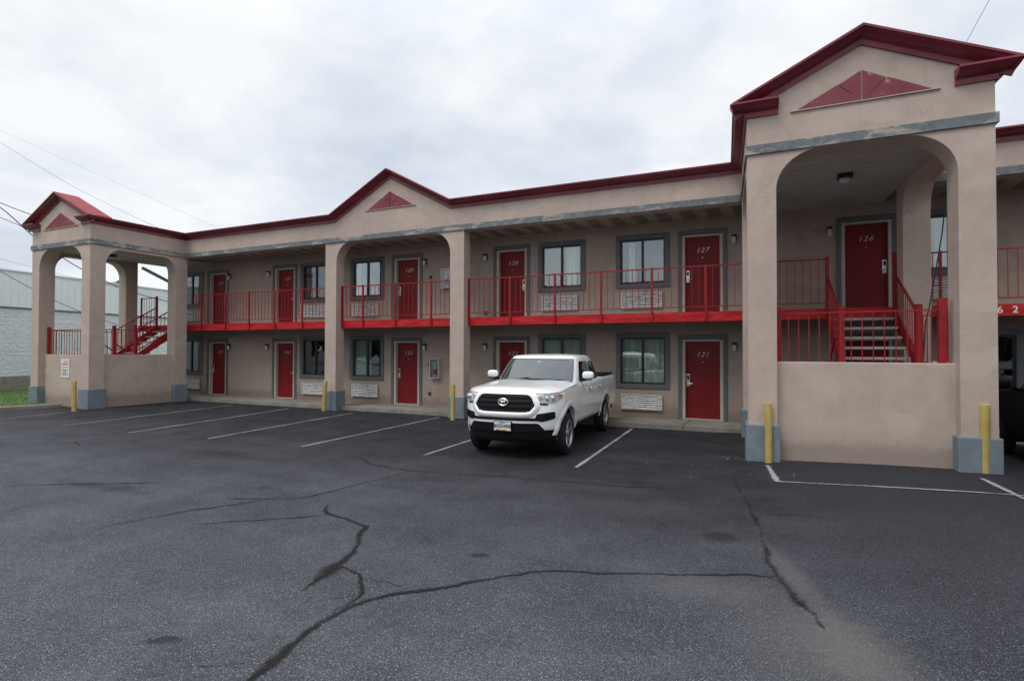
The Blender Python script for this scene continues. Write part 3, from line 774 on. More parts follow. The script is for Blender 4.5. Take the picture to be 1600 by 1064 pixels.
# ------------------------------------------------------------------ doors, windows (prototypes, then copies)
def make_door(x, zb, hinge):
    """hinge=+1: lock on the left"""
    d = part('door', MB().box(x-DW+.022, x+DW-.022, Yw+.115, Yw+.16, zb+.03, zb+DH-.032), M['door'], bev=.004)
    mb = MB()
    mb.box(x-DW-.057, x-DW+.02, Yw-.006, Yw+.19, zb, zb+DH+.018); mb.box(x+DW-.02, x+DW+.057, Yw-.006, Yw+.14, zb, zb+DH+.018)
    mb.box(x-DW+.021, x+DW-.021, Yw-.006, Yw+.19, zb+DH-.03, zb+DH+.018); mb.box(x-DW+.021, x+DW-.021, Yw-.01, Yw+.19, zb, zb+.025)
    part('door_frame', mb, M['cream'], d)
    mb = MB(); o = DW+.058; w = .10
    mb.box(x-o-w, x-o, Yw-.035, Yw-.001, zb, zb+DH+.15); mb.box(x+o, x+o+w, Yw-.035, Yw-.001, zb, zb+DH+.15)
    mb.box(x-o+.001, x+o-.001, Yw-.035, Yw-.001, zb+DH+.02, zb+DH+.15)
    part('surround', mb, M['trim'], d, bev=.005)
    s = -hinge; lx = x + s*(DW-.085)
    mb = MB(); mb.box(lx-.048, lx+.048, Yw+0.0850, Yw+0.1180, zb+.87, zb+1.20)
    h = part('handle', mb, M['chrome'], d, bev=.012)
    mb = MB(); mb.tube([(lx, Yw+0.0860, zb+.95), (lx, Yw+0.0400, zb+.95), (lx-s*.03, Yw+.035, zb+.95), (lx-s*.12, Yw+.035, zb+.95)], .010, 8)
    mb.box(lx-.024, lx+.024, Yw+0.0760, Yw+0.0845, zb+1.06, zb+1.16)
    mb2 = MB(); mb2.box(lx-.024, lx+.024, Yw+0.0760, Yw+0.0845, zb+1.06, zb+1.16)
    mb.f = mb.f[:-6]; mb.v = mb.v[:-8]
    mb.box(lx-.03, lx+.03, Yw+0.0780, Yw+0.0848, zb+.90, zb+1.02)
    m2 = part('lever', mb, M['chrome'], d)
    part('card_slot', mb2, M['black'], d)
    mb = MB(); mb.tube([(x+s*.0-.0, Yw+0.1160, zb+1.52), (x, Yw+0.1060, zb+1.52)], .012, 8); part('peephole', mb, M['chrome'], d)
    return d
protos = {}; numbers = []
for (x, lo, up, hinge) in DOORS:
    for (num, zb) in ((lo, .09), (up, ZF)):
        if num == '120' : num = None
        key = 1 if num in ('121', '123', '124x', '125', '127', '129', '131x') else -1
        if num in ('122', '128', '126'): key = -1
        if num in ('124', '130', '131'): key = -1
        if key not in protos:
            d = make_door(x, zb, key); protos[key] = (d, x, zb)
        else:
            p, px, pz = protos[key]
            d = dup(p, wpos(p) + Vector((x-px, 0, zb-pz)), motel)
        if num: numbers.append((num, x, zb, d))
for (num, x, zb, d) in numbers:
            part('room_number', text_xz(MB(), num, .18, x-.01, Yw+.108, zb+1.72, .35, .006, 1.25), M['number'], d)
# windows
def make_window(x, z0, z1):
    w = MB(); a = .615; t = .125
    w.box(x-a-t, x-a, Yw-.035, Yw-.001, z0-t, z1+t); w.box(x+a, x+a+t, Yw-.035, Yw-.001, z0-t, z1+t)
    w.box(x-a+.001, x+a-.001, Yw-.035, Yw-.001, z1+.001, z1+t); w.box(x-a+.001, x+a-.001, Yw-.038, Yw-.001, z0-t, z0-.001)
    win = part('window', w, M['trim'], bev=.006)
    f = MB(); k = .045; y0, y1 = Yw+.035, Yw+.085
    f.box(x-a+.001, x-a+k, y0, y1, z0+.001, z1-.001); f.box(x+a-k, x+a-.001, y0, y1, z0+.001, z1-.001)
    f.box(x-a+k+.001, x+a-k-.001, y0, y1, z0+.001, z0+k); f.box(x-a+k+.001, x+a-k-.001, y0, y1, z1-k, z1-.001)
    f.box(x-.03, x+.03, y0-.008, y1-.002, z0+k+.001, z1-k-.001)
    part('frame', f, M['blackframe'], win)
    part('pane', MB().box(x-a+k, x+a-k, Yw+.062, Yw+.066, z0+k, z1-k), M['pane'], win)
    return win
def curtain(win, x, z0, z1, panels):
    mb = MB()
    for (a, b) in panels:
        n = int((b-a)/.018); ph = random.uniform(0, 6); fr = random.uniform(36, 46)
        top = []; mid = []; bot = []
        for i in range(n+1):
            xx = x+a+(b-a)*i/n
            d = .022*math.sin(fr*(xx)+ph+.8*math.sin(5*xx)) + .012*math.sin(17*xx+ph)
            top.append((xx, Yw+.115+d*.5, z1+.02)); mid.append((xx+.008*math.sin(9*xx), Yw+.115+d, (z0+z1)/2)); bot.append((xx+.014*math.sin(7*xx+ph), Yw+.115+d*1.25, z0-.02))
        mb.grid([top, mid, bot])
    part('curtain', mb, M['curtain'], win, smooth=60, fix=False)
w0 = None
full = [(-.62, -.02), (.0, .62)]
CUR = {(-3.475, 0): [(-.60, -.03), (.0, .61)], (-5.846, 0): full, (-13.03, 0): [(-.60, .12)], (-15.40, 0): [(-.6, -.28)], (-22.25, 0): [(-.1, .3)],
       (-3.475, 1): [(-.40, -.22)], (-5.846, 1): [(.12, .48)], (-13.03, 1): [(-.62, -.35)], (-15.40, 1): [(.2, .6)], (-22.25, 1): [(-.3, .2)]}
jobs = [(x, i) for x in WINS for i in (0, 1)] + [(x, 1) for x in WU] + [(x, 0) for x in WL]
for (x, i) in jobs:
    z0, z1 = WIN_H[i]
    if w0 is None or i not in w0:
        w = make_window(x, z0, z1); w0 = w0 or {}; w0[i] = (w, x, list(w.children))
    else:
        p, px, kids = w0[i]
        w = p.copy(); COL.objects.link(w); loc = wpos(p)+Vector((x-px, 0, 0)); ORG[w.name] = loc; w.parent = motel; w.location = loc-wpos(motel)
        for ch in kids: dup(ch, loc+ch.location, w)
    curtain(w, x, z0, z1, CUR.get((x, i), [(-.3, .3)]))

# ------------------------------------------------------------------ wall things (lamps, air conditioners, cabinets)
def near_door(num): return 'door %s' % num
lamp_proto = None
LAMPS = [(-8.36, 1, '128', 'left of'), (-8.36, 0, '122', 'left of'), (-1.10, 1, '127', 'right of'), (-1.10, 0, '121', 'right of'), (-19.93, 1, '131', 'right of'), (-17.75, 1, '130', 'left of'),
         (-19.9, 0, '125', 'right of'), (-17.8, 0, '124', 'left of'), (-10.615, 1, '129', 'right of'), (-10.615, 0, '123', 'right of'), (1.057, 1, '126', 'left of')]
for (x, fl, num, side) in LAMPS:
    z = 4.82 if fl else 2.03
    if lamp_proto is None:
        t = empty('wall_lamp', (x, Yw, z)); ORG[t.name] = Vector((x, Yw, z))
        mb = MB(); mb.box(x-.055, x+.055, Yw-.02, Yw-.002, z-.07, z+.10); mb.box(x-.05, x+.05, Yw-.115, Yw-.0205, z+.035, z+.095)
        build('cap', mb, M['lampcap'], t, (x, Yw, z), bev=.008)
        mb = MB(); mb.lathe([(.032, -.125), (.044, -.118), (.048, -.10), (.048, .03), (.046, .034)], (x, Yw-.07, z), 'z', 16)
        build('lamp_shade', mb, M['lampglass'], t, (x, Yw, z), smooth=40)
        lamp_proto = t
    else: t = dup(lamp_proto, (x, Yw, z))
    tag(t, 'small wall lamp with white glass and black cap %s red door %s' % (side, num), 'wall lamp', 'wall lamps beside the room doors')
ac_proto = None
ACS = [(-3.49, 1, 'upper', '127'), (-5.89, 1, 'upper', '128'), (-13.08, 1, 'upper', '129'), (-15.43, 1, 'upper', '130'), (-22.2, 1, 'upper', '131'), (3.45, 1, 'upper', '126'),
       (-3.49, 0, 'lower', '121'), (-13.08, 0, 'lower', '123'), (-15.43, 0, 'lower', '124'), (-22.2, 0, 'lower', '125')]
for (x, fl, lvl, num) in ACS:
    z = 3.09 if fl else .29
    if ac_proto is None:
        t = empty('air_conditioner', (x, Yw, z))
        W_, H_ = 1.12, .43
        mb = MB(); mb.box(x-W_/2, x+W_/2, Yw-.03, Yw-.002, z, z+H_)
        build('backing', mb, M['dark'], t, (x, Yw, z))
        mb = MB(); f = .022
        mb.box(x-W_/2-.005, x-W_/2+f, Yw-.075, Yw-.031, z-.004, z+H_+.004); mb.box(x+W_/2-f, x+W_/2+.005, Yw-.075, Yw-.031, z-.004, z+H_+.004)
        mb.box(x-W_/2+f+.001, x+W_/2-f-.001, Yw-.072, Yw-.031, z+H_-f, z+H_); mb.box(x-W_/2+f+.001, x+W_/2-f-.001, Yw-.072, Yw-.031, z, z+f)
        build('frame', mb, M['aclouver'], t, (x, Yw, z), bev=.004)
        mb = MB()
        for k in range(7):
            zz = z+.036+k*.056; n = 14; rows_a = []; rows_b = []; rows_c = []; rows_d = []
            ph = random.uniform(0, 6)
            for i in range(n+1):
                xx = x-W_/2+f+.002 + (W_-2*f-.004)*i/n
                d = (.004*math.sin(i*.55+ph)+.002*math.sin(i*1.7+ph*2))
                rows_a.append((xx, Yw-.068, zz+d)); rows_b.append((xx, Yw-.046, zz+.036+d)); rows_c.append((xx, Yw-.042, zz+.034+d)); rows_d.append((xx, Yw-.066, zz-.003+d))
            mb.grid([rows_a, rows_b, rows_c, rows_d, rows_a])
        build('louvers', mb, M['aclouver'], t, (x, Yw, z))
        ac_proto = t
    else: t = dup(ac_proto, (x, Yw, z))
    tag(t, 'white louvered air conditioner grille below the %s window beside door %s' % (lvl, num), 'air conditioner', 'air conditioner grilles under the windows')
def cabinet(x, z, lab):
    t = empty('extinguisher_cabinet', (x, Yw, z)); w, h, dp = .35, .64, .16
    mb = MB(); mb.box(x-w/2, x-w/2+.02, Yw-dp, Yw-.002, z, z+h); mb.box(x+w/2-.02, x+w/2, Yw-dp, Yw-.002, z, z+h)
    mb.box(x-w/2+.021, x+w/2-.021, Yw-dp, Yw-.002, z, z+.02); mb.box(x-w/2+.021, x+w/2-.021, Yw-dp, Yw-.002, z+h-.02, z+h); mb.box(x-w/2+.021, x+w/2-.021, Yw-.012, Yw-.003, z+.021, z+h-.021)
    build('case', mb, M['greybox'], t, (x, Yw, z))
    mb = MB(); mb.lathe([(.05, .03), (.062, .045), (.062, .36), (.045, .40), (.02, .42), (.02, .45)], (x, Yw-.085, z), 'z', 14); mb.box(x-.02, x+.06, Yw-.11, Yw-.06, z+.45, z+.485)
    ex = build('extinguisher', mb, M['greybox'], t, (x, Yw, z), smooth=40)
    mb = MB(); mb.lathe([(.0635, .12), (.0635, .30)], (x, Yw-.085, z), 'z', 14); build('band', mb, M['extred'], ex, (x, Yw, z), smooth=40)
    build('window', MB().box(x-w/2+.0205, x+w/2-.0205, Yw-dp+.004, Yw-dp+.008, z+.0205, z+h-.0205), M['clearpane'], t, (x, Yw, z))
    tag(t, lab, 'extinguisher cabinet', 'fire extinguisher cabinets on the motel wall')
cabinet(-10.17, 1.0, 'grey glass-fronted fire extinguisher cabinet on ground floor wall right of door 123')
cabinet(-9.75, 3.90, 'grey glass-fronted fire extinguisher cabinet on upper balcony wall right of door 129')
for (x, z, lab) in ((-10.42, 1.44, 'small box on the wall between door 123 and the extinguisher cabinet'), (-10.42, .50, 'small dark outlet low on the wall right of door 123'),
                    (-10.40, 4.30, 'small dark box on the balcony wall right of door 129'), (-8.35, 3.08, 'small outlet low on the balcony wall left of door 128')):
    mb = MB(); mb.box(x-.05, x+.05, Yw-.04, Yw-.002, z-.055, z+.055)
    o = build('outlet_box', mb, M['outlet'], None, (x, Yw, z), bev=.008)
    mb = MB(); mb.box(x-.03, x+.03, Yw-.05, Yw-.0405, z-.035, z+.035); build('cover', mb, M['black'], o, (x, Yw, z))
    tag(o, lab, 'outlet box', 'small boxes on the motel wall')
# ceiling lights of the towers
def ceil_light(x, y, lab):
    z = 5.42; t = empty('ceiling_light', (x, y, z))
    build('housing', MB().box(x-.13, x+.13, y-.13, y+.13, z-.11, z-.002), M['lampcap'], t, (x, y, z), bev=.015)
    mb = MB(); mb.lathe([(.10, -.111), (.10, -.15), (.07, -.18), (.02, -.19)], (x, y, z), 'z', 16); build('lens', mb, M['lampglass'], t, (x, y, z), smooth=40)
    tag(t, lab, 'ceiling light', 'porch ceiling lights in the stair towers')
ceil_light(1.14, 12.9, 'square dark ceiling light inside the near right stair tower')
ceil_light(1.14+LDX, 12.6, 'square dark ceiling light inside the far left stair tower')
# house number on the fascia right of the near tower
mb = MB(); text_xz(mb, '6', .19, 3.955, Yf-.026, 2.745, 0, .005); text_xz(mb, '2', .19, 4.195, Yf-.026, 2.745, 0, .005)
part('building_number', mb, M['whitechar'])

# ------------------------------------------------------------------ bollards, sign
def bollard(u, v, r, lean, lab, zt=1.02):
    p = on_z(u, v); p.z = gz(p.x, p.y)
    mb = MB(); ax = Vector((lean[0], lean[1], 1)).normalized()
    pts = [p+ax*h for h in (-.08, 0, .25, .5, .75, zt-.015, zt, zt+.005)]
    mb.tube(pts, [r, r, r, r, r, r, r*.96, r*.6], 18)
    o = build('bollard', mb, M['yellow'], None, tuple(p), smooth=40)
    cap = MB(); cap.tube([p+ax*(zt-.03), p+ax*(zt+.006)], [r*1.03, r*1.03], 18)
    tag(o, lab, 'bollard', 'yellow steel bollards in front of the columns')
bollard(1201, 722, .060, (-.004, .0), 'yellow bollard in front of the near tower\'s left column')
bollard(1539, 746.5, .068, (.006, .0), 'yellow bollard in front of the near tower\'s right column, rightmost of five', 1.03)
bollard(116, 640.5, .070, (-.03, .0), 'yellow bollard beside the far left tower\'s corner column, leftmost of five', .95)
bollard(506, 640, .065, (.05, .01), 'leaning yellow bollard at the left column of the middle arch', .97)
bollard(707.5, 654, .065, (.0, .0), 'yellow bollard at the right column of the middle arch, beside the white pickup', 1.0)
p0 = on_y(96.5, 561, 11.13); p1 = on_y(108.5, 590, 11.13)
xa, xb, za, zb = p0.x, p1.x, p1.z, p0.z
o = build('notice_sign', MB().box(xa, xb, 11.112, 11.127, za, zb), M['signwhite'], None, (xa, 11.127, za))
tag(o, 'white notice sign with red heading on the half wall of the far left tower', 'sign')
mb = MB(); hh = zb-za; ww = xb-xa
for (f0, f1, q0, q1) in ((.84, .90, .3, .85), (.68, .78, .12, .72), (.70, .76, .76, .9), (.54, .58, .08, .6), (.54, .58, .66, .92)):
    mb.box(xa+ww*q0, xa+ww*q1, 11.108, 11.1118, za+hh*f0, za+hh*f1)
build('heading', mb, M['redink'], o, (xa, 11.127, za))
mb = MB()
for (f, q0, q1) in ((.40, .08, .9), (.34, .3, .7), (.26, .08, .92), (.18, .08, .85), (.10, .2, .8)):
    n = 7
    for k in range(n):
        if random.random() < .85: mb.box(xa+ww*(q0+(q1-q0)*k/n), xa+ww*(q0+(q1-q0)*(k+.78)/n), 11.108, 11.1118, za+hh*f, za+hh*(f+.032))
build('small_print', mb, M['ink'], o, (xa, 11.127, za))

# ------------------------------------------------------------------ lawn, kerb, store, tree, wires
kb = [(-22.05, 10.95), (-22.25, 10.15), (-22.5, 9.3), (-22.9, 8.0), (-23.4, 6.5), (-23.8, 4.0)]
mb = MB()
def off(i, d):
    a = Vector(kb[max(0, i-1)]); b = Vector(kb[min(len(kb)-1, i+1)]); t = (b-a).normalized(); n = Vector((t.y, -t.x)); q = Vector(kb[i])+n*d; return q
rows = []
for i in range(len(kb)):
    a, b = off(i, 0), off(i, .16); g = gz(a.x, a.y)
    rows.append([(a.x, a.y, g-.1), (a.x, a.y, g+.10), (b.x, b.y, g+.12), (b.x, b.y, g-.1)])
mb.grid(rows, closed=True); mb.f.append((0, 1, 2, 3))
tag(build('kerb', mb, M['concrete']), kind='structure')
mb = MB()
ring = [off(i, .15) for i in range(len(kb))]
ztop = .05
mb.poly([(q.x, q.y, ztop) for q in ring] + [(-60, 2, ztop), (-60, 60, ztop), (-24.1, 60, ztop), (-24.1, 11.0, ztop)])
tag(build('lawn', mb, M['soil']), kind='structure')
mb = MB()
for _ in range(9000):
    y = random.uniform(7.5, 18); x = random.uniform(-31.5, -22.7)
    if y > 10.9 and x > -24.1: continue
    if x > -22.6-(11-y)*.22: continue
    h = random.uniform(.03, .075); a = random.uniform(0, PI); w = .012
    dx, dy = math.cos(a)*w, math.sin(a)*w; lx, ly = random.uniform(-.03, .03), random.uniform(-.03, .03)
    b = len(mb.v); mb.v += [(x-dx, y-dy, ztop-.005), (x+dx, y+dy, ztop-.005), (x+lx, y+ly, ztop+h)]; mb.f.append((b, b+1, b+2))
tag(build('grass', mb, M['grass'], fix=False), kind='stuff', cat='grass', label='short mown green grass between the kerb and the white store wall')
# big pale store at the left
sA, sB = Vector((-32.0, 13.37)), Vector((-34.2, 22.8)); sd = (sB-sA).normalized(); sn = Vector((sd.y, -sd.x))
def sp(s, d, z): q = sA + sd*s + sn*d; return (q.x, q.y, z)
store = tag(empty('store_building', sp(0, 0, 0)), 'big pale store with blue-grey metal panels over white block wall, left background', 'building')
def wall_slab(m, s0, s1, d0, d1, z0, z1):
    b = len(m.v); m.v += [sp(s0, d0, z0), sp(s1, d0, z0), sp(s1, d1, z0), sp(s0, d1, z0), sp(s0, d0, z1), sp(s1, d0, z1), sp(s1, d1, z1), sp(s0, d1, z1)]
    m.f += [tuple(b+i for i in q) for q in ((0, 3, 2, 1), (4, 5, 6, 7), (0, 1, 5, 4), (1, 2, 6, 5), (2, 3, 7, 6), (3, 0, 4, 7))]; return m
S0, S1 = -9, 42
part('stone_base', wall_slab(MB(), S0, S1, -.3, .03, -.4, .66), M['stone'], store)
part('block_wall', wall_slab(MB(), S0, S1, -.3, 0, .662, 3.80), M['block'], store)
m = MB(); s = S0
while s < S1:
    wall_slab(m, s, s+.28, -.3, .02, 3.86, 5.50); wall_slab(m, s+.281, s+.339, -.3, .035, 3.86, 5.50); s += .34
part('metal_panel', m, M['metalpanel'], store)
part('flashing', wall_slab(MB(), S0, S1, -.3, .06, 3.802, 3.858), M['trim'], store)
part('coping', wall_slab(MB(), S0, S1, -.35, .09, 5.502, 5.57), M['metalpanel'], store)
part('rear_wall', wall_slab(MB(), S0, S1, -25, -.35, -.4, 5.4), M['metalpanel'], store)
# distant tree top
def tree(base, H, cr, lab):
    t = tag(empty('tree', base), lab, 'tree'); b = Vector(base)
    mb = MB(); mb.tube([b, b+Vector((.1, 0, H*.35)), b+Vector((-.1, .1, H*.7)), b+Vector((0, 0, H*.95))], [.28, .2, .12, .03], 8)
    for k in range(7):
        a = k*2.4; z = H*(.4+.07*k); mb.tube([b+Vector((0, 0, z)), b+Vector((math.cos(a)*cr*.5, math.sin(a)*cr*.5, z+cr*.5)), b+Vector((math.cos(a)*cr*.85, math.sin(a)*cr*.85, z+cr*.7))], [.09, .05, .02], 5)
    build('trunk', mb, M['bark'], t, base)
    mb = MB(); cl = [(random.uniform(-1, 1)*cr*.8, random.uniform(-1, 1)*cr*.8, H*random.uniform(.5, .93), random.uniform(.25, .5)*cr) for _ in range(26)]
    for (cx, cy, cz, rr) in cl:
        for _ in range(130):
            d = Vector((random.gauss(0, 1), random.gauss(0, 1), random.gauss(0, .8))).normalized()*rr*random.uniform(.5, 1.05)
            p = b+Vector((cx, cy, cz))+d; s = random.uniform(.08, .2)
            u = Vector((random.gauss(0, 1), random.gauss(0, 1), random.gauss(0, 1))).normalized(); w = u.orthogonal().normalized()
            mb.poly([p-u*s, p+w*s*.6, p+u*s, p-w*s*.6])
    build('crown', mb, M['leaf'], t, base, fix=False)
tp = on_x(183, 437, -48); tree((tp.x, tp.y, -.3), tp.z+.3, 1.2, 'dark green tree top rising behind the white store roof')
# unseen tree belt added behind the camera: darkens window reflections and low sky light
mb = MB()
for k in range(70):
    cx = -85+k*2.2+random.uniform(-.8, .8); cy = -34+random.uniform(-3, 3); H = random.uniform(5.5, 8.5)
    mb.tube([(cx, cy, -.1), (cx, cy, H*.6)], [.2, .08], 6)
    for _ in range(260):
        d = Vector((random.gauss(0, 1), random.gauss(0, 1), random.gauss(0, 1))).normalized()*random.uniform(.5, 1)
        p = Vector((cx+d.x*2.0, cy+d.y*2.0, H*.55+d.z*H*.46)); s = random.uniform(.45, .95)
        u = Vector((random.gauss(0, 1), random.gauss(0, 1), random.gauss(0, 1))).normalized(); w_ = u.orthogonal().normalized()
        mb.poly([p-u*s, p+w_*s*.7, p+u*s, p-w_*s*.7])
tag(build('added_treeline', mb, M['leaf'], fix=False), 'unseen belt of leafy trees added behind the camera to darken the window reflections', 'trees', kind='stuff')
# overhead wires
def wire(pts, r, mat, lab, grp='overhead wires at the left'):
    q = [Vector(p) for p in pts]; out = []
    for i in range(len(q)-1):
        p0, p1, p2, p3 = q[max(0, i-1)], q[i], q[i+1], q[min(len(q)-1, i+2)]
        for k in range(8):
            t = k/8; out.append(.5*((2*p1)+(p2-p0)*t+(2*p0-5*p1+4*p2-p3)*t*t+(3*p1-p0-3*p2+p3)*t**3))
    out.append(q[-1])
    o = build('overhead_wire', MB().tube(out, r, 6), mat, None, tuple(out[0]), smooth=60)
    tag(o, lab, 'wire', grp)
wire([on_y(-60, 178, 24), on_y(3, 205, 24), on_y(120, 258, 24), on_y(250, 316, 24), on_y(330, 352, 24), on_y(420, 395, 24)], .007, M['palewire'], 'faintest thin wire, highest of those crossing the sky at left')
wire([on_y(-60, 188, 24), on_y(0, 223, 24), on_y(108, 288, 24), on_y(225, 346, 24), on_y(330, 392, 24)], .010, M['wire'], 'thin wire descending to just above the left gable tip')
wire([on_x(-60, 290, -28), on_x(0, 317, -28), on_x(52, 337, -28), on_x(110, 358, -28), on_x(200, 395, -28)], .016, M['wire'], 'dark wire reaching the left tower just below its cornice')
wire([on_x(-60, 290, -28.3), on_x(0, 324, -28.3), on_x(53, 370, -28.3), on_x(100, 404, -28.3), on_x(130, 422, -28.3), on_x(164, 439, -28.3), on_x(190, 451, -28.3), on_x(218, 460, -28.3), on_x(266, 472, -28.3), on_x(330, 486, -28.3)], .019, M['wire'], 'thick sagging wire seen through the arches of the left tower')
wire([on_x(-60, 318, -28.6), on_x(0, 340, -28.6), on_x(50, 360, -28.6), on_x(110, 380, -28.6)], .012, M['wire'], 'dark wire crossing lowest in the sky beside the left tower frieze')
wire([on_x(-60, 395, -29), on_x(0, 424, -29), on_x(49, 451, -29), on_x(82, 468, -29), on_x(126, 487, -29), on_x(190, 510, -29), on_x(280, 540, -29)], .012, M['wire'], 'wire sagging low in front of the white store wall')
wire([on_x(-60, 388, -29), on_x(0, 404, -29), on_x(60, 420, -29), on_x(130, 437, -29), on_x(280, 470, -29)], .006, M['palewire'], 'faint wire just above the store roof edge')
wire([on_y(1509, 68, 10.75), on_y(1528, 33, 10.6), on_y(1546, 0, 10.4), on_y(1575, -50, 10.2)], .004, M['purplewire'], 'thin violet wire rising from the near tower gable roof', 'wires at the right')
o = build('service_cable', MB().tube([on_y(1484, 240, 13.6), on_y(1482.7, 265, 13.6), on_y(1472, 365, 13.6), on_y(1461, 430, 13.5), on_y(1452, 480, 13.4), on_y(1446, 505, 13.4), on_y(1443, 560, 13.4)], .012, 6), M['wire'], None, tuple(on_y(1484, 240, 13.6)), smooth=60)
tag(o, 'slack black cable hanging by the right rear column of the near tower', 'cable')
a, b = on_x(222, 418.5, -24.6), on_x(275, 446, -24.6)
o = build('brace_beam', MB().bar(a, b, .09, .11), M['trim'], None, tuple(a))
tag(o, 'dark slanting beam under the eave behind the far left tower', 'beam')
# debris at the tower feet
mb = MB()
for (u, v, n, sp_) in ((1160, 715, 26, .28), (1215, 722, 16, .25), (1500, 738, 40, .4), (1545, 745, 14, .2), (1460, 733, 20, .3), (1150, 682, 16, .3), (1180, 690, 14, .5), (1100, 680, 12, 1.2), (130, 643, 12, .4), (520, 645, 10, .4), (700, 655, 10, .4), (1150, 735, 12, .7), (1180, 716, 40, .35), (1235, 722, 30, .35), (1490, 736, 60, .45), (1420, 730, 25, .4)):
    c = on_z(u, v)
    for _ in range(n):
        x, y = c.x+random.gauss(0, sp_), c.y+random.gauss(0, sp_*.35); z = gz(x, y)+.006; s = random.uniform(.004, .015)
        k = 5; ph = random.random()*6; b_ = len(mb.v)
        for i in range(k):
            aa = ph+2*PI*i/k; mb.v.append((x+math.cos(aa)*s*random.uniform(.5, 1.2), y+math.sin(aa)*s*random.uniform(.5, 1.2), z))
        mb.v.append((x, y, z+s*.5)); mb.f += [(b_+i, b_+(i+1) % k, b_+k) for i in range(k)]
tag(build('litter_chips', mb, M['chip'], fix=False), 'scattered pale chips and leaf litter on the asphalt at the column feet', 'litter', kind='stuff')

# ------------------------------------------------------------------ vehicles
def lerp(t, tab):
    if t <= tab[0][0]: return tab[0][1]
    for (a, va), (b, vb) in zip(tab[:-1], tab[1:]):
        if t <= b: return va + (vb-va)*(t-a)/(b-a)
    return tab[-1][1]
class Shell:
    YF = [(.3, -.88), (.5, -.93), (.70, -.95), (.85, -.93), (1.0, -.90), (1.12, -.85), (1.2, -.74)]
    WZ = [(.42, .87), (.52, .905), (.64, .905), (.70, .915), (.76, .93), (.95, .935), (1.08, .92), (1.2, .895), (1.3, .87)]
    yc = -.25; WB = 3.235; AR = .50; AZ = .385; ZB = .50; TAIL = 4.42
    def W(s, z): return lerp(z, s.WZ)
    def front(s, x, z):
        D = s.yc - lerp(z, s.YF); q = min(1, abs(x)/s.W(z)); return s.yc - D*max(0, 1-q**3.2)**.55
    def zt(s, y): return lerp(y, [(-.9, 1.15), (-.5, 1.165), (0, 1.20), (.6, 1.25), (1.5, 1.265), (4.5, 1.28)])
    def zb(s, y):
        z = s.ZB + (.02 if y < -.5 else 0) + (.06 if y > 3.7 else 0)
        for c in (0, s.WB):
            if abs(y-c) < s.AR: z = max(z, s.AZ + math.sqrt(s.AR**2-(y-c)**2))
        return z
    def cols(s):
        c = [('f', (k/16)**1.25*PI/2) for k in range(16)]
        ys_ = {s.yc, .62, .75, 1.0, 1.3, 1.6, 1.9, 2.2, 2.5, 2.95, 3.9, 4.1, 4.3, s.TAIL}
        for cc in (0, s.WB):
            for k in range(25):
                a = PI*k/24; z = s.AZ+s.AR*math.sin(a)
                if z >= s.ZB-.02: ys_.add(cc+s.AR*math.cos(a))
            hw = math.sqrt(s.AR**2-(s.ZB-s.AZ)**2); ys_ |= {cc-hw-.001, cc+hw+.001, cc-hw-.04, cc+hw+.04}
        c += [('s', y) for y in sorted(ys_) if y >= s.yc]
        c += [('r', t) for t in (.25, .5, .75, 1)]
        return c
    T = [0, .06, .14, .24, .34, .42, .5, .6, .7, .8, .88, .94, .98, 1]
    def pt(s, col, t):
        k, v = col
        if k == 'f':
            d0 = math.cos(v)**1.1; y0 = s.yc - (s.yc+.93)*d0; z0, z1 = s.zb(y0), s.zt(y0); z = z0+(z1-z0)*t
            W_ = s.W(z); D = s.yc-lerp(z, s.YF); x = W_*math.sin(v)**(2/3.2); y = s.yc - D*d0
        elif k == 's':
            z0, z1 = s.zb(v), s.zt(v); z = z0+(z1-z0)*t; x, y = s.W(z), v
            if v > 2.9: x -= .0
        else:
            z0, z1 = s.zb(s.TAIL), s.zt(s.TAIL); z = z0+(z1-z0)*t; a = v*PI/2; x = (s.W(z)-.06)*max(0, 1-(v if v > .5 else 0)**1) if v > .5 else s.W(z)-.06*(v/.5)**2; y = s.TAIL+.05*math.sin(a)
        inset = .018*max(0, (t-.9)/.1)**2 + .02*max(0, (.08-t)/.08)**2
        return Vector((x-inset*(1 if x > .2 else x/.2), y, z))
    def side(s, y, z, o=0): return Vector((s.W(z)+o, y, z))
    def skin(s):
        m = MB(); C = s.cols()
        for sg in (1, -1):
            rows = []
            for t in s.T: rows.append([(p.x*sg, p.y, p.z) for p in (s.pt(c, t) for c in C)])
            m.grid(rows)
        return m
    def hood(s, yend=.62):
        m = MB(); C = [c for c in s.cols() if c[0] == 'f' or (c[0] == 's' and c[1] <= yend+.001)]
        edge = [s.pt(c, 1) for c in C]
        L = [0]
        for a, b in zip(edge[:-1], edge[1:]): L.append(L[-1]+(b-a).length)
        for sg in (1, -1):
            rows = []
            for r in (0, .03, .08, .16, .3, .5, .7, .85, 1):
                row = []
                for p, l in zip(edge, L):
                    t = l/L[-1]; yc_ = edge[0].y + (yend-edge[0].y-.14)*(t**1.15)
                    zc_ = lerp(yc_, [(-.8, edge[0].z+.0), (-.7, 1.20), (-.4, 1.245), (0, 1.275), (.6, 1.315)])
                    q = Vector((p.x*(1-r), p.y+(yc_-p.y)*r, 0))
                    k = 1-(1-r)**2.6
                    z = p.z + (zc_-p.z)*k + .022*math.sin(PI*min(1, r*1.6))*(1 if t > .35 else t/.35)*(1-r)
                    row.append((q.x*sg, q.y, z))
                rows.append(row)
            m.grid(rows)
        return m
    # cab
    CB = [(0, .46), (.25, .475), (.50, .53), (.70, .63), (.80, .75), (.835, .92), (.855, 1.25), (.85, 1.6), (.85, 1.95), (.85, 2.3), (.845, 2.65), (.80, 2.86), (.70, 2.93), (.4, 2.96), (0, 2.97)]
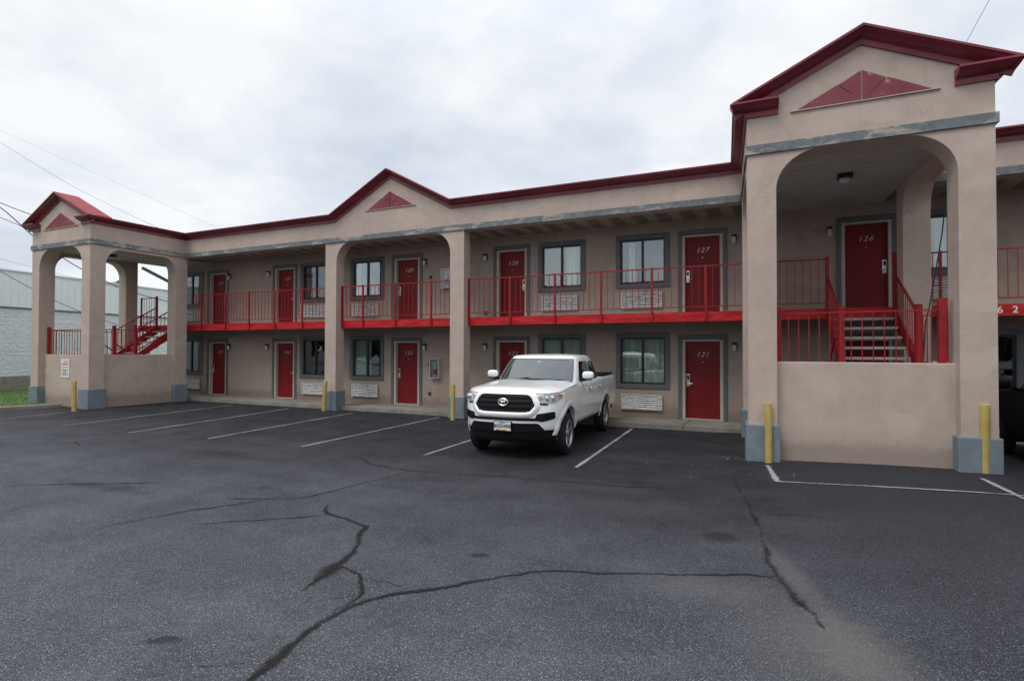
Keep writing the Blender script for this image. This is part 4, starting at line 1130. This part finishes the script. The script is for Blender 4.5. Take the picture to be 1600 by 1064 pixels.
    CT = [(0, 1.17), (.2, 1.175), (.42, 1.20), (.595, 1.24), (.675, 1.30), (.70, 1.38), (.718, 1.5), (.722, 1.75), (.722, 2.0), (.72, 2.2), (.71, 2.42), (.68, 2.55), (.59, 2.61), (.32, 2.63), (0, 2.64)]
    ZB0, ZT0 = 1.22, 1.725
    def cabpt(s, i, t, o=0):
        """i may be fractional along the ring"""
        k = min(int(i), len(s.CB)-2); f = i-k
        def L(tab): return Vector((tab[k][0]*(1-f)+tab[k+1][0]*f, tab[k][1]*(1-f)+tab[k+1][1]*f))
        b, c = L(s.CB), L(s.CT); p = b.lerp(c, t); bul = .018*math.sin(PI*t)
        zf = 1.22+(.08 if i < 3 else .08*max(0, 1-(i-3)))*(1-t)
        zz = s.ZB0 + (s.ZT0-s.ZB0)*t
        if i < 4: zz += (.07*(1-t))*(1-i/4)
        ctr = Vector((0, 1.85)); n = Vector((p.x, (p.y-1.85)*.45)); n.normalize()
        if i < 3.6: n = Vector((p.x*.25, -.75))
        if i > 11.5: n = Vector((0, 1))
        return Vector((p.x+n.x*(bul+o), p.y+n.y*(bul+o), zz + (o*.6 if i < 3.6 else o*.25)))
    def cab(s):
        m = MB(); n = len(s.CB)
        for sg in (1, -1):
            rows = [[(lambda p: (p.x*sg, p.y, p.z))(s.cabpt(i, t)) for i in range(n)] for t in (-.12, 0, .2, .4, .6, .8, .92, 1)]
            top = [s.cabpt(i, 1) for i in range(n)]; ctr = Vector((0, 1.9, 0))
            for f, dz in ((.97, .022), (.90, .045), (.75, .06), (.5, .072), (.25, .078), (0.0, .08)):
                rows.append([((p.x*f)*sg, ctr.y+(p.y-ctr.y)*f, s.ZT0+dz) for p in top])
            m.grid(rows)
        return m
    def panel(s, i0, i1, t0, t1, o, sg=1, ni=8, nt_=5, cut=.0):
        rows = []
        for a in range(nt_+1):
            t = t0+(t1-t0)*a/nt_; e0 = e1 = 0
            if cut: e0 = e1 = cut*max(0, (abs(a/nt_-.5)-.32)/.18)**2
            rows.append([(lambda p: (p.x*sg, p.y, p.z))(s.cabpt(i0+e0+(i1-i0-e0-e1)*k/ni, t, o)) for k in range(ni+1)])
        return MB().grid(rows)
def fpatch(sh, top, bot, off_, n=24):
    """patch on the front skin between two x-monotone polylines (x, z)"""
    x0, x1 = top[0][0], top[-1][0]; rows = [[], [], [], []]
    for k in range(n+1):
        x = x0+(x1-x0)*k/n; a, b = lerp(x, top), lerp(x, bot)
        for r in range(4):
            z = b+(a-b)*r/3; rows[r].append((x, sh.front(x, z)-off_, z))
    return MB().grid(rows)
def fpath(sh, pts, r, off_=0, n=8, closed=True):
    P = []
    q = pts+[pts[0]] if closed else pts
    for a, b in zip(q[:-1], q[1:]):
        m_ = max(2, int(math.hypot(b[0]-a[0], b[1]-a[1])/.06))
        for k in range(m_):
            x, z = a[0]+(b[0]-a[0])*k/m_, a[1]+(b[1]-a[1])*k/m_; P.append((x, sh.front(x, z)-off_, z))
    x, z = q[-1]; P.append((x, sh.front(x, z)-off_, z))
    return MB().tube(P, r, n, caps=not closed)
def superell(m, c, rx, ry, rz, e1=.5, e2=.5, nu=10, nv=16):
    f = lambda w, e_: math.copysign(abs(w)**e_, w); rows = []
    for i in range(nu+1):
        u = -PI/2+PI*i/nu
        rows.append([(c[0]+rx*f(math.cos(u), e1)*f(math.cos(v), e2), c[1]+ry*f(math.cos(u), e1)*f(math.sin(v), e2), c[2]+rz*f(math.sin(u), e1)) for v in (2*PI*k/nv for k in range(nv))])
    return m.grid(rows, closed=True)

class Car:
    def __init__(s, root, sc_): s.root = root; s.k = sc_
    def add(s, name, m, mat, parent=None, smooth=38, org=None, fix=True):
        me = bpy.data.meshes.new(name); o_ = Vector(org or (0, 0, 0))
        me.from_pydata([tuple((Vector(v)-o_)*s.k) for v in m.v], [], m.f)
        bm = bmesh.new(); bm.from_mesh(me); bmesh.ops.remove_doubles(bm, verts=bm.verts, dist=.0004)
        if fix: bmesh.ops.recalc_face_normals(bm, faces=bm.faces)
        bm.to_mesh(me); bm.free(); me.materials.append(mat)
        if smooth: me.polygons.foreach_set('use_smooth', [True]*len(me.polygons)); me.set_sharp_from_angle(angle=R(smooth))
        o = bpy.data.objects.new(name, me); COL.objects.link(o); par = parent or s.root; o.parent = par
        po = ORG.get(par.name+'_car', Vector((0, 0, 0))); ORG[o.name+'_car'] = o_; o.location = (o_-po)*s.k
        return o
def wheels(car, WB, mat_rim):
    proto = None
    for y in (0, WB):
        for sg in (1, -1):
            m = MB(); x = .69
            prof = [(.255, .0), (.30, .005), (.345, .02), (.372, .045), (.382, .075), (.383, .12), (.382, .165), (.372, .195), (.345, .222), (.30, .235), (.262, .232), (.245, .20), (.245, .03)]
            m.lathe([(r, (x+h)*sg) for r, h in prof], (0, y, .385), 'x', 40)
            m.f = m.f[:-2]
            t = car.add('wheel', m, M['rubber'], org=(sg*.8, y, .385))
            m = MB(); xo = .905
            m.lathe([(r, (x+h)*sg) for r, h in ((.247, .03), (.247, .19), (.262, .215), (.252, .222), (.236, .21), (.226, .15), (.20, .12), (.06, .11))], (0, y, .385), 'x', 40)
            car.add('rim', m, M['dark'], t, org=(sg*.8, y, .385))
            m = MB()
            m.lathe([(r, (x+h)*sg) for r, h in ((.262, .2), (.263, .222), (.250, .226), (.232, .214), (.226, .195))], (0, y, .385), 'x', 40); m.f = m.f[:-2]
            for k in range(6):
                a = 2*PI*k/6+.3; d = Vector((0, math.cos(a), math.sin(a))); q = Vector((0, -math.sin(a), math.cos(a))); ax = Vector((sg, 0, 0))
                pts = []
                for (rr, hw, xx) in ((.04, .040, .19), (.12, .034, .20), (.20, .040, .205), (.243, .052, .20)):
                    c = Vector((sg*(x+xx), y, .385))+d*rr; pts.append([c-q*hw-ax*.03, c-q*hw*.8, c+q*hw*.8, c+q*hw-ax*.03])
                m.grid(pts)
            m.lathe([(.065, (x+.18)*sg), (.062, (x+.212)*sg), (.04, (x+.225)*sg), (.01, (x+.226)*sg)], (0, y, .385), 'x', 20)
            car.add('spokes', m, mat_rim, t, org=(sg*.8, y, .385))
def arch_flares(car, sh, mat):
    for yc_ in (0, sh.WB):
        for sg in (1, -1):
            rows = []
            for k in range(33):
                a = -.12+(PI+.24)*k/32; row = []
                for (dr, o) in ((-.012, -.10), (-.012, .004), (.0, .010), (.05, .013), (.09, .006), (.105, -.004)):
                    y = yc_+(sh.AR+dr)*math.cos(a); z = sh.AZ+(sh.AR+dr)*math.sin(a)
                    if yc_ == 0 and y < sh.yc: xw = min(sh.W(z), sh.W(z)*max(.0, 1-(max(0, (sh.yc-y))/(sh.yc+.94))**1.82)**(1/3.2))
                    else: xw = sh.W(z)
                    row.append(((xw+o)*sg, y, max(z, .42)))
                rows.append(row)
            car.add('wheel_arch', MB().grid(rows), mat, smooth=50)
            m = MB(); rows = []
            for k in range(25):
                a = -.15+(PI+.3)*k/24; rows.append([(x_*sg, yc_+(sh.AR-.013)*math.cos(a), sh.AZ+(sh.AR-.013)*math.sin(a)) for x_ in (.45, .84)])
            m.grid(rows); m.poly([(.45*sg, yc_+.49*math.cos(2*PI*k/24), max(.36, .385+.49*math.sin(2*PI*k/24))) for k in range(24)])
            car.add('wheel_well', m, M['dark'])

# --- the white pickup
SH = Shell()
TS = 1.04; TTH = R(4.39)
truck = empty('pickup_truck', (-4.575, 10.12, -.035)); truck.rotation_euler = (0, 0, TTH)
tag(truck, 'white four-door pickup truck with black grille parked nose out in a stall', 'pickup truck')
car = Car(truck, TS)
WP = M['white_paint']
body = car.add('body', SH.skin(), WP)
hood = car.add('hood', SH.hood(), WP)
cab = car.add('cab', SH.cab(), WP)
m = MB(); m.box(-.60, .60, -.60, 4.3, .32, .60); m.box(-.86, .86, .52, 2.72, .44, .56); m.box(-.84, .84, 4.0, 4.4, .45, .6); m.box(-.75, .75, .55, 2.9, .56, 1.1)
car.add('underbody', m, M['black'], smooth=None)
# bed
m = MB(); m.box(-.85, .85, 2.99, 4.40, 1.20, 1.33); o = car.add('bed_cover', m, M['black'], smooth=None)
m = MB(); m.box(-.87, .87, 2.975, 4.44, 1.15, 1.275); car.add('bed_rail', m, WP, smooth=None)
m = MB(); m.box(-.80, .80, 4.44, 4.58, .52, .66); car.add('rear_bumper', m, M['chrome'], smooth=None)
for sg in (1, -1):
    m = MB(); m.box(min(sg*.82, sg*.905), max(sg*.82, sg*.905), 4.425, 4.475, .82, 1.15); car.add('tail_light', m, M['redflag'], smooth=None)
# glass
car.add('windshield_seal', SH.panel(-.0, 3.72, .02, .955, .006), M['black']); car.add('windshield_seal', SH.panel(-.0, 3.72, .02, .955, .006, -1), M['black'])
m = SH.panel(0, 3.60, .05, .915, .011); m2 = SH.panel(0, 3.60, .05, .915, .011, -1); m.add_mesh(m2.v, m2.f)
ws = car.add('windshield', m, M['carglass'])
m = MB(); q = SH.cabpt(.0, .80, .016); m.box(q.x-.03, q.x+.05, q.y-.004, q.y+.003, q.z-.012, q.z+.012); car.add('mirror_sticker', m, M['platewhite'], ws, smooth=None)
m = MB(); q = SH.cabpt(3.25, .86, .018); m.box(q.x-.02, q.x+.015, q.y-.004, q.y+.003, q.z-.02, q.z+.01); car.add('sticker', m, M['platewhite'], ws, smooth=None)
m = MB(); q = SH.cabpt(2.75, .18, .018); m.lathe([(.022, 0), (.022, .003)], (q.x, q.y-.004, q.z), 'y', 12); car.add('sticker', m, M['redink'], ws, smooth=None)
for sg in (1, -1):
    car.add('side_window', SH.panel(5.15, 7.75, .09, .86, .010, sg, cut=.18), M['sideglass'])
    car.add('side_window', SH.panel(8.0, 10.55, .10, .85, .010, sg, cut=.22), M['sideglass'])
car.add('rear_window', SH.panel(12.3, 14, .2, .85, .01), M['sideglass'])
# door gaps, handles, mirrors
for sg in (1, -1):
    m = MB()
    for (y, z0, z1) in ((.72, .53, 1.25), (1.88, .53, 1.27), (2.70, .86, 1.27), (2.965, .98, 1.27)):
        rows = []
        for k in range(9):
            z = z0+(z1-z0)*k/8; yy = y
            if y == 2.70: yy = y + .0
            w_ = .006 if y != 2.965 else .012
            rows.append([((SH.W(z)+.0015)*sg, yy-w_/1.5, z), ((SH.W(z)+.0015)*sg, yy+w_/1.5, z)])
        m.grid(rows)
    car.add('door_gap', m, M['gap'], smooth=None)
    for y in (1.62, 2.48):
        m = MB(); superell(m, (sg*.955, y, 1.105), .018, .085, .022); car.add('door_handle', m, WP)
        m = MB(); superell(m, (sg*.934, y, 1.10), .006, .06, .032); car.add('handle_recess', m, M['gap'])
    m = MB(); superell(m, (sg*1.02, 1.03, 1.39), .115, .07, .078, .62, .7); mir = car.add('mirror', m, WP)
    m = MB(); superell(m, (sg*1.0, 1.04, 1.32), .10, .055, .028, .5, .5); m.bar((sg*.86, 1.08, 1.28), (sg*.99, 1.04, 1.312), .06, .05); car.add('mirror_base', m, M['black'], mir)
arch_flares(car, SH, WP)
for sg in (1, -1):      # shut line between bonnet and wing
    P = [SH.pt(c, .955) for c in SH.cols() if c[0] == 'f' or (c[0] == 's' and c[1] <= .63)]
    P = [(p.x*sg+.003*sg, p.y-(.004 if p.y < -.3 else 0), p.z+.012) for p in P if p.x > .50]
    car.add('bonnet_gap', MB().tube(P, .0055, 5), M['gap'], hood)
m = SH.panel(0, 3.5, -.05, .05, .018, 1); m2 = SH.panel(0, 3.5, -.05, .05, .018, -1); m.add_mesh(m2.v, m2.f); car.add('cowl', m, M['black'])
m = MB()
for x0_, x1_ in ((-.62, -.02), (.0, .58)): 
    q0, q1 = SH.cabpt(abs(x0_)/.7*3.2, .04, .03), SH.cabpt(abs(x1_)/.7*3.2, .10, .03)
    m.tube([(math.copysign(q0.x, x0_), q0.y, q0.z), (math.copysign(q1.x, x1_) if x1_ else 0, q1.y, q1.z)], .009, 5)
car.add('wiper', m, M['black'])
wheels(car, SH.WB, M['alloy'])
# front end
gt = [(-.50, .93), (-.425, 1.135), (.425, 1.135), (.555, .93)]
GP = [(-.42, 1.13), (.42, 1.13), (.495, 1.06), (.555, .935), (.46, .82), (-.46, .82), (-.555, .935), (-.495, 1.06)]
top = [(-.555, .936), (-.495, 1.06), (-.42, 1.13), (.42, 1.13), (.495, 1.06), (.555, .936)]
bot = [(-.555, .934), (-.46, .82), (.46, .82), (.555, .934)]
gr = car.add('grille', fpatch(SH, top, bot, .010, 40), M['black'])
def ring(sh, pts, prof, n=6):
    P = []
    for (a, b) in zip(pts, pts[1:]+pts[:1]):
        for k in range(n): P.append((a[0]+(b[0]-a[0])*k/n, a[1]+(b[1]-a[1])*k/n))
    for _ in range(1): P = [((P[i-1][0]+2*P[i][0]+P[(i+1) % len(P)][0])/4, (P[i-1][1]+2*P[i][1]+P[(i+1) % len(P)][1])/4) for i in range(len(P))]
    rows = []
    for (o, d) in prof:
        row = []
        for i, (x, z) in enumerate(P):
            a, b = P[i-1], P[(i+1) % len(P)]; tx, tz = b[0]-a[0], b[1]-a[1]; L = math.hypot(tx, tz); nx, nz = -tz/L, tx/L
            X, Z = x+nx*o, z+nz*o; row.append((X, sh.front(X, Z)-d, Z))
        rows.append(row)
    return MB().grid(rows, closed=True)
m = ring(SH, GP, [(-.014, .004), (-.004, .026), (.006, .036), (.022, .040), (.045, .036), (.066, .024), (.085, .008), (.10, -.006)]); car.add('grille_surround', m, WP, smooth=70)
m = fpath(SH, [(a*.97, .975+(b-.975)*.95) for a, b in GP], .010, .010, 6); car.add('grille_trim', m, M['black_paint'], gr)
for z, w in ((1.07, .45), (.985, .49), (.90, .47)):
    m = fpatch(SH, [(-w, z+.016), (w, z+.016)], [(-w, z-.016), (w, z-.016)], .022, 24); car.add('grille_bar', m, M['black_paint'], gr)
m = MB()
for k in range(9): pass
y_ = SH.front(0, .995)-.045
def ell(m, rx, rz, cx, cz, r, n=28):
    m.tube([(cx+rx*math.cos(2*PI*k/n), y_, cz+rz*math.sin(2*PI*k/n)) for k in range(n+1)], r, 6, caps=False)
ell(m, .088, .058, 0, .995, .010); ell(m, .030, .052, 0, .993, .008); ell(m, .062, .021, 0, 1.022, .008)
car.add('emblem', m, M['chrome'], gr)
for sg in (1, -1):
    def mx(t): return sorted([(a*sg, b) for a, b in t])
    T_ = [(.575, 1.095), (.70, 1.125), (.85, 1.145), (.905, 1.10)]; B_ = [(.575, 1.01), (.66, .975), (.84, .975), (.905, 1.04)]
    hl = car.add('headlight', fpatch(SH, mx(T_), mx(B_), .012, 20), M['lens'])
    m = fpath(SH, [(a*sg, b) for a, b in T_+B_[::-1]], .0045, .010, 6); car.add('headlight_trim', m, M['greybox'], hl)
    T2 = [(.855, 1.135), (.9, 1.093)]; B2 = [(.855, 1.075), (.9, 1.06)]
    car.add('indicator', fpatch(SH, mx(T2), mx(B2), .016, 6), M['amber'], hl)
    T2 = [(.60, 1.075), (.645, 1.085)]; B2 = [(.60, 1.035), (.645, 1.035)]
    car.add('indicator', fpatch(SH, mx(T2), mx(B2), .016, 6), M['amber'], hl)
    m = MB()
    for cx in (.715, .79):
        yy = SH.front(cx, 1.05)-.016; m.lathe([(.040, 0), (.040, -.010), (.030, -.016), (.01, -.018)], (cx*sg, yy, 1.055), 'y', 18)
    car.add('lamp', m, M['chrome'], hl)
    m = MB()
    for cx in (.715, .79):
        yy = SH.front(cx, 1.05)-.034; m.lathe([(.024, 0), (.022, -.004), (.005, -.006)], (cx*sg, yy, 1.055), 'y', 14)
    car.add('lamp_core', m, M['lens'], hl)
    car.add('lower_trim', fpatch(SH, mx([(.62, .985), (.74, .972)]), mx([(.63, .955), (.74, .945)]), .014, 6), M['black'], hl)
    # fog lamp pocket
    T3 = [(.545, .70), (.58, .80), (.80, .83), (.835, .825)]; B3 = [(.545, .695), (.66, .665), (.80, .70), (.835, .72)]
    fg = car.add('fog_pocket', fpatch(SH, mx(T3), mx(B3), .008, 16), M['black'])
    yy = SH.front(.72, .75)-.012; m = MB(); m.lathe([(.045, 0), (.04, -.008), (.01, -.012)], (.72*sg, yy, .755), 'y', 16); car.add('fog_blank', m, M['black_paint'], fg)
car.add('bumper_slot', fpatch(SH, [(-.60, .735), (.60, .735)], [(-.60, .685), (.60, .685)], .007, 24), M['black'])
car.add('valance', fpatch(SH, [(-.72, .50), (-.69, .53), (-.60, .645), (.60, .645), (.69, .53), (.72, .50)], [(-.72, .49), (.72, .49)], .012, 40), M['black'])
m = MB(); C = [c for c in SH.cols() if c[0] == 'f']
for sg in (1, -1):
    rows = []
    for (z, o) in ((.53, .012), (.46, .02), (.36, .03), (.31, .07)):
        rows.append([(max(0, SH.pt(c, .05).x*.955-o*.2)*sg, SH.pt(c, .05).y+o, z) for c in C[:-2]])
    m.grid(rows)
car.add('air_dam', m, M['black'])
yp = SH.front(0, .58)-.03
m = MB(); m.box(-.165, .165, yp-.006, yp+.03, .505, .665); pl = car.add('license_plate', m, M['black'], smooth=None)
m = MB(); m.box(-.152, .152, yp-.012, yp-.0065, .512, .658); car.add('plate_face', m, M['platewhite'], pl, smooth=None)
m = MB(); text_xz(m, '8EE0488', .088, 0, yp-.0125, .585, 0, .002, 1.02); m2 = MB(); car.add('plate_number', m, M['ink'], pl, smooth=None)
m = MB(); text_xz(m, 'Maryland', .028, 0, yp-.0125, .645, 0, .002); car.add('plate_heading', m, M['ink'], pl, smooth=None)
m = MB(); m.prism([(-.09, .513), (-.05, .535), (0, .528), (.05, .54), (.09, .513)], 'y', yp-.0138, yp-.0121); car.add('plate_flag', m, M['yellowflag'], pl, smooth=None)
m = MB(); m.prism([(-.12, .513), (-.09, .535), (-.04, .516)], 'y', yp-.0146, yp-.0140); m.prism([(.0, .514), (.03, .534), (.06, .516)], 'y', yp-.0146, yp-.0140); car.add('plate_flag', m, M['redflag'], pl, smooth=None)

# --- black vehicle at the right edge, nose to the walkway
class Suv(Shell):
    CB = [(x, y if i < 9 else y+1.25) for i, (x, y) in enumerate(Shell.CB)]
    CT = [(x, y if i < 9 else y+1.35) for i, (x, y) in enumerate(Shell.CT)]
suv = empty('black_car', (4.42, 13.25, .04)); suv.rotation_euler = (0, 0, PI)
tag(suv, 'black car mostly hidden behind the right column of the near tower', 'car')
S2 = Suv(); car2 = Car(suv, .97); BP = M['black_paint']
car2.add('body', S2.skin(), BP); car2.add('hood', S2.hood(), BP); car2.add('cab', S2.cab(), BP)
m = MB(); m.box(-.6, .6, -.6, 4.3, .32, .6); m.box(-.84, .84, .55, 2.7, .45, 1.1); car2.add('underbody', m, M['black'], smooth=None)
m = S2.panel(0, 3.6, .05, .915, .011); m2 = S2.panel(0, 3.6, .05, .915, .011, -1); m.add_mesh(m2.v, m2.f); car2.add('windshield', m, M['carglass'])
for sg in (1, -1):
    car2.add('side_window', S2.panel(5.15, 7.7, .09, .86, .01, sg), M['sideglass']); car2.add('side_window', S2.panel(8, 10.6, .09, .86, .01, sg), M['sideglass'])
    m = MB(); superell(m, (sg*1.02, .80, 1.36), .11, .065, .08, .45, .55); m.bar((sg*.86, .86, 1.29), (sg*.99, .81, 1.33), .06, .05); car2.add('mirror', m, BP)
arch_flares(car2, S2, BP); wheels(car2, S2.WB, M['alloy'])
car2.add('grille', fpatch(S2, top, bot, .01, 30), M['black'])
for sg in (1, -1):
    car2.add('headlight', fpatch(S2, sorted([(.575*sg, 1.095), (.85*sg, 1.145), (.905*sg, 1.1)]), sorted([(.575*sg, 1.01), (.84*sg, .975), (.905*sg, 1.04)]), .012, 14), M['lens'])

# ------------------------------------------------------------------ sky and light
w = bpy.data.worlds.new('World'); sc.world = w; w.use_nodes = True
nt = w.node_tree; bg = nt.nodes['Background']
SUN_EL, SUN_AZ = R(55), R(200)
sky = N(nt, 'ShaderNodeTexSky', sky_type='NISHITA'); sky.sun_disc = False; sky.sun_elevation = SUN_EL; sky.sun_rotation = SUN_AZ
tc = N(nt, 'ShaderNodeTexCoord'); sep = N(nt, 'ShaderNodeSeparateXYZ'); nt.links.new(tc.outputs['Generated'], sep.inputs[0])
zc = mth(nt, 'ADD', mth(nt, 'MAXIMUM', sep.outputs['Z'], 0.0), .22)
cb = N(nt, 'ShaderNodeCombineXYZ')
nt.links.new(mth(nt, 'DIVIDE', sep.outputs['X'], zc), cb.inputs[0]); nt.links.new(mth(nt, 'DIVIDE', sep.outputs['Y'], zc), cb.inputs[1])
n1 = noise(nt, 1.0, 6, .54, cb.outputs[0], .35).outputs['Fac']
n2 = noise(nt, 2.6, 6, .55, cb.outputs[0], .2).outputs['Fac']
cl = mth(nt, 'ADD', mth(nt, 'MULTIPLY', n1, .72), mth(nt, 'MULTIPLY', n2, .28))
cc = ramp(nt, cl, [(.36, (6.5, 7.1, 8.1)), (.46, (7.9, 8.4, 9.2)), (.57, (10.0, 10.2, 10.4))])
lift = ramp(nt, sep.outputs['Z'], [(.0, 1.0), (.30, 1.0), (.75, 1.0)])
gain = mth(nt, 'ADD', 1.0, mth(nt, 'MULTIPLY', mth(nt, 'MAXIMUM', mth(nt, 'SUBTRACT', sep.outputs['Z'], .45), 0), 1.6))
vm = N(nt, 'ShaderNodeVectorMath', operation='SCALE'); nt.links.new(cc, vm.inputs[0]); nt.links.new(gain, vm.inputs['Scale'])
mixs = mixc(nt, .93, sky.outputs[0], vm.outputs[0])
nt.links.new(mixs, bg.inputs['Color']); bg.inputs['Strength'].default_value = .1
sl = bpy.data.lights.new('Sun', 'SUN'); sl.energy = 1.2; sl.angle = R(25); sl.color = (1, .97, .93)
so = bpy.data.objects.new('Sun', sl); COL.objects.link(so)
d = Vector((math.cos(SUN_EL)*math.sin(SUN_AZ), math.cos(SUN_EL)*math.cos(SUN_AZ), math.sin(SUN_EL)))
so.rotation_euler = (-d).to_track_quat('-Z', 'Y').to_euler(); so.location = d*60

# ------------------------------------------------------------------ camera
cd = bpy.data.cameras.new('Camera'); co = bpy.data.objects.new('Camera', cd); COL.objects.link(co)
cd.sensor_width = 36; cd.lens = 36*FPX/1600; cd.clip_end = 2000; cd.clip_start = .05
co.matrix_world = Matrix(((RT.x, UP.x, -FW.x, 0), (RT.y, UP.y, -FW.y, 0), (RT.z, UP.z, -FW.z, CAMH), (0, 0, 0, 1)))
sc.camera = co
sc.view_settings.view_transform = 'Standard'; sc.view_settings.look = 'None'; sc.view_settings.exposure = 0.0; sc.view_settings.gamma = 1
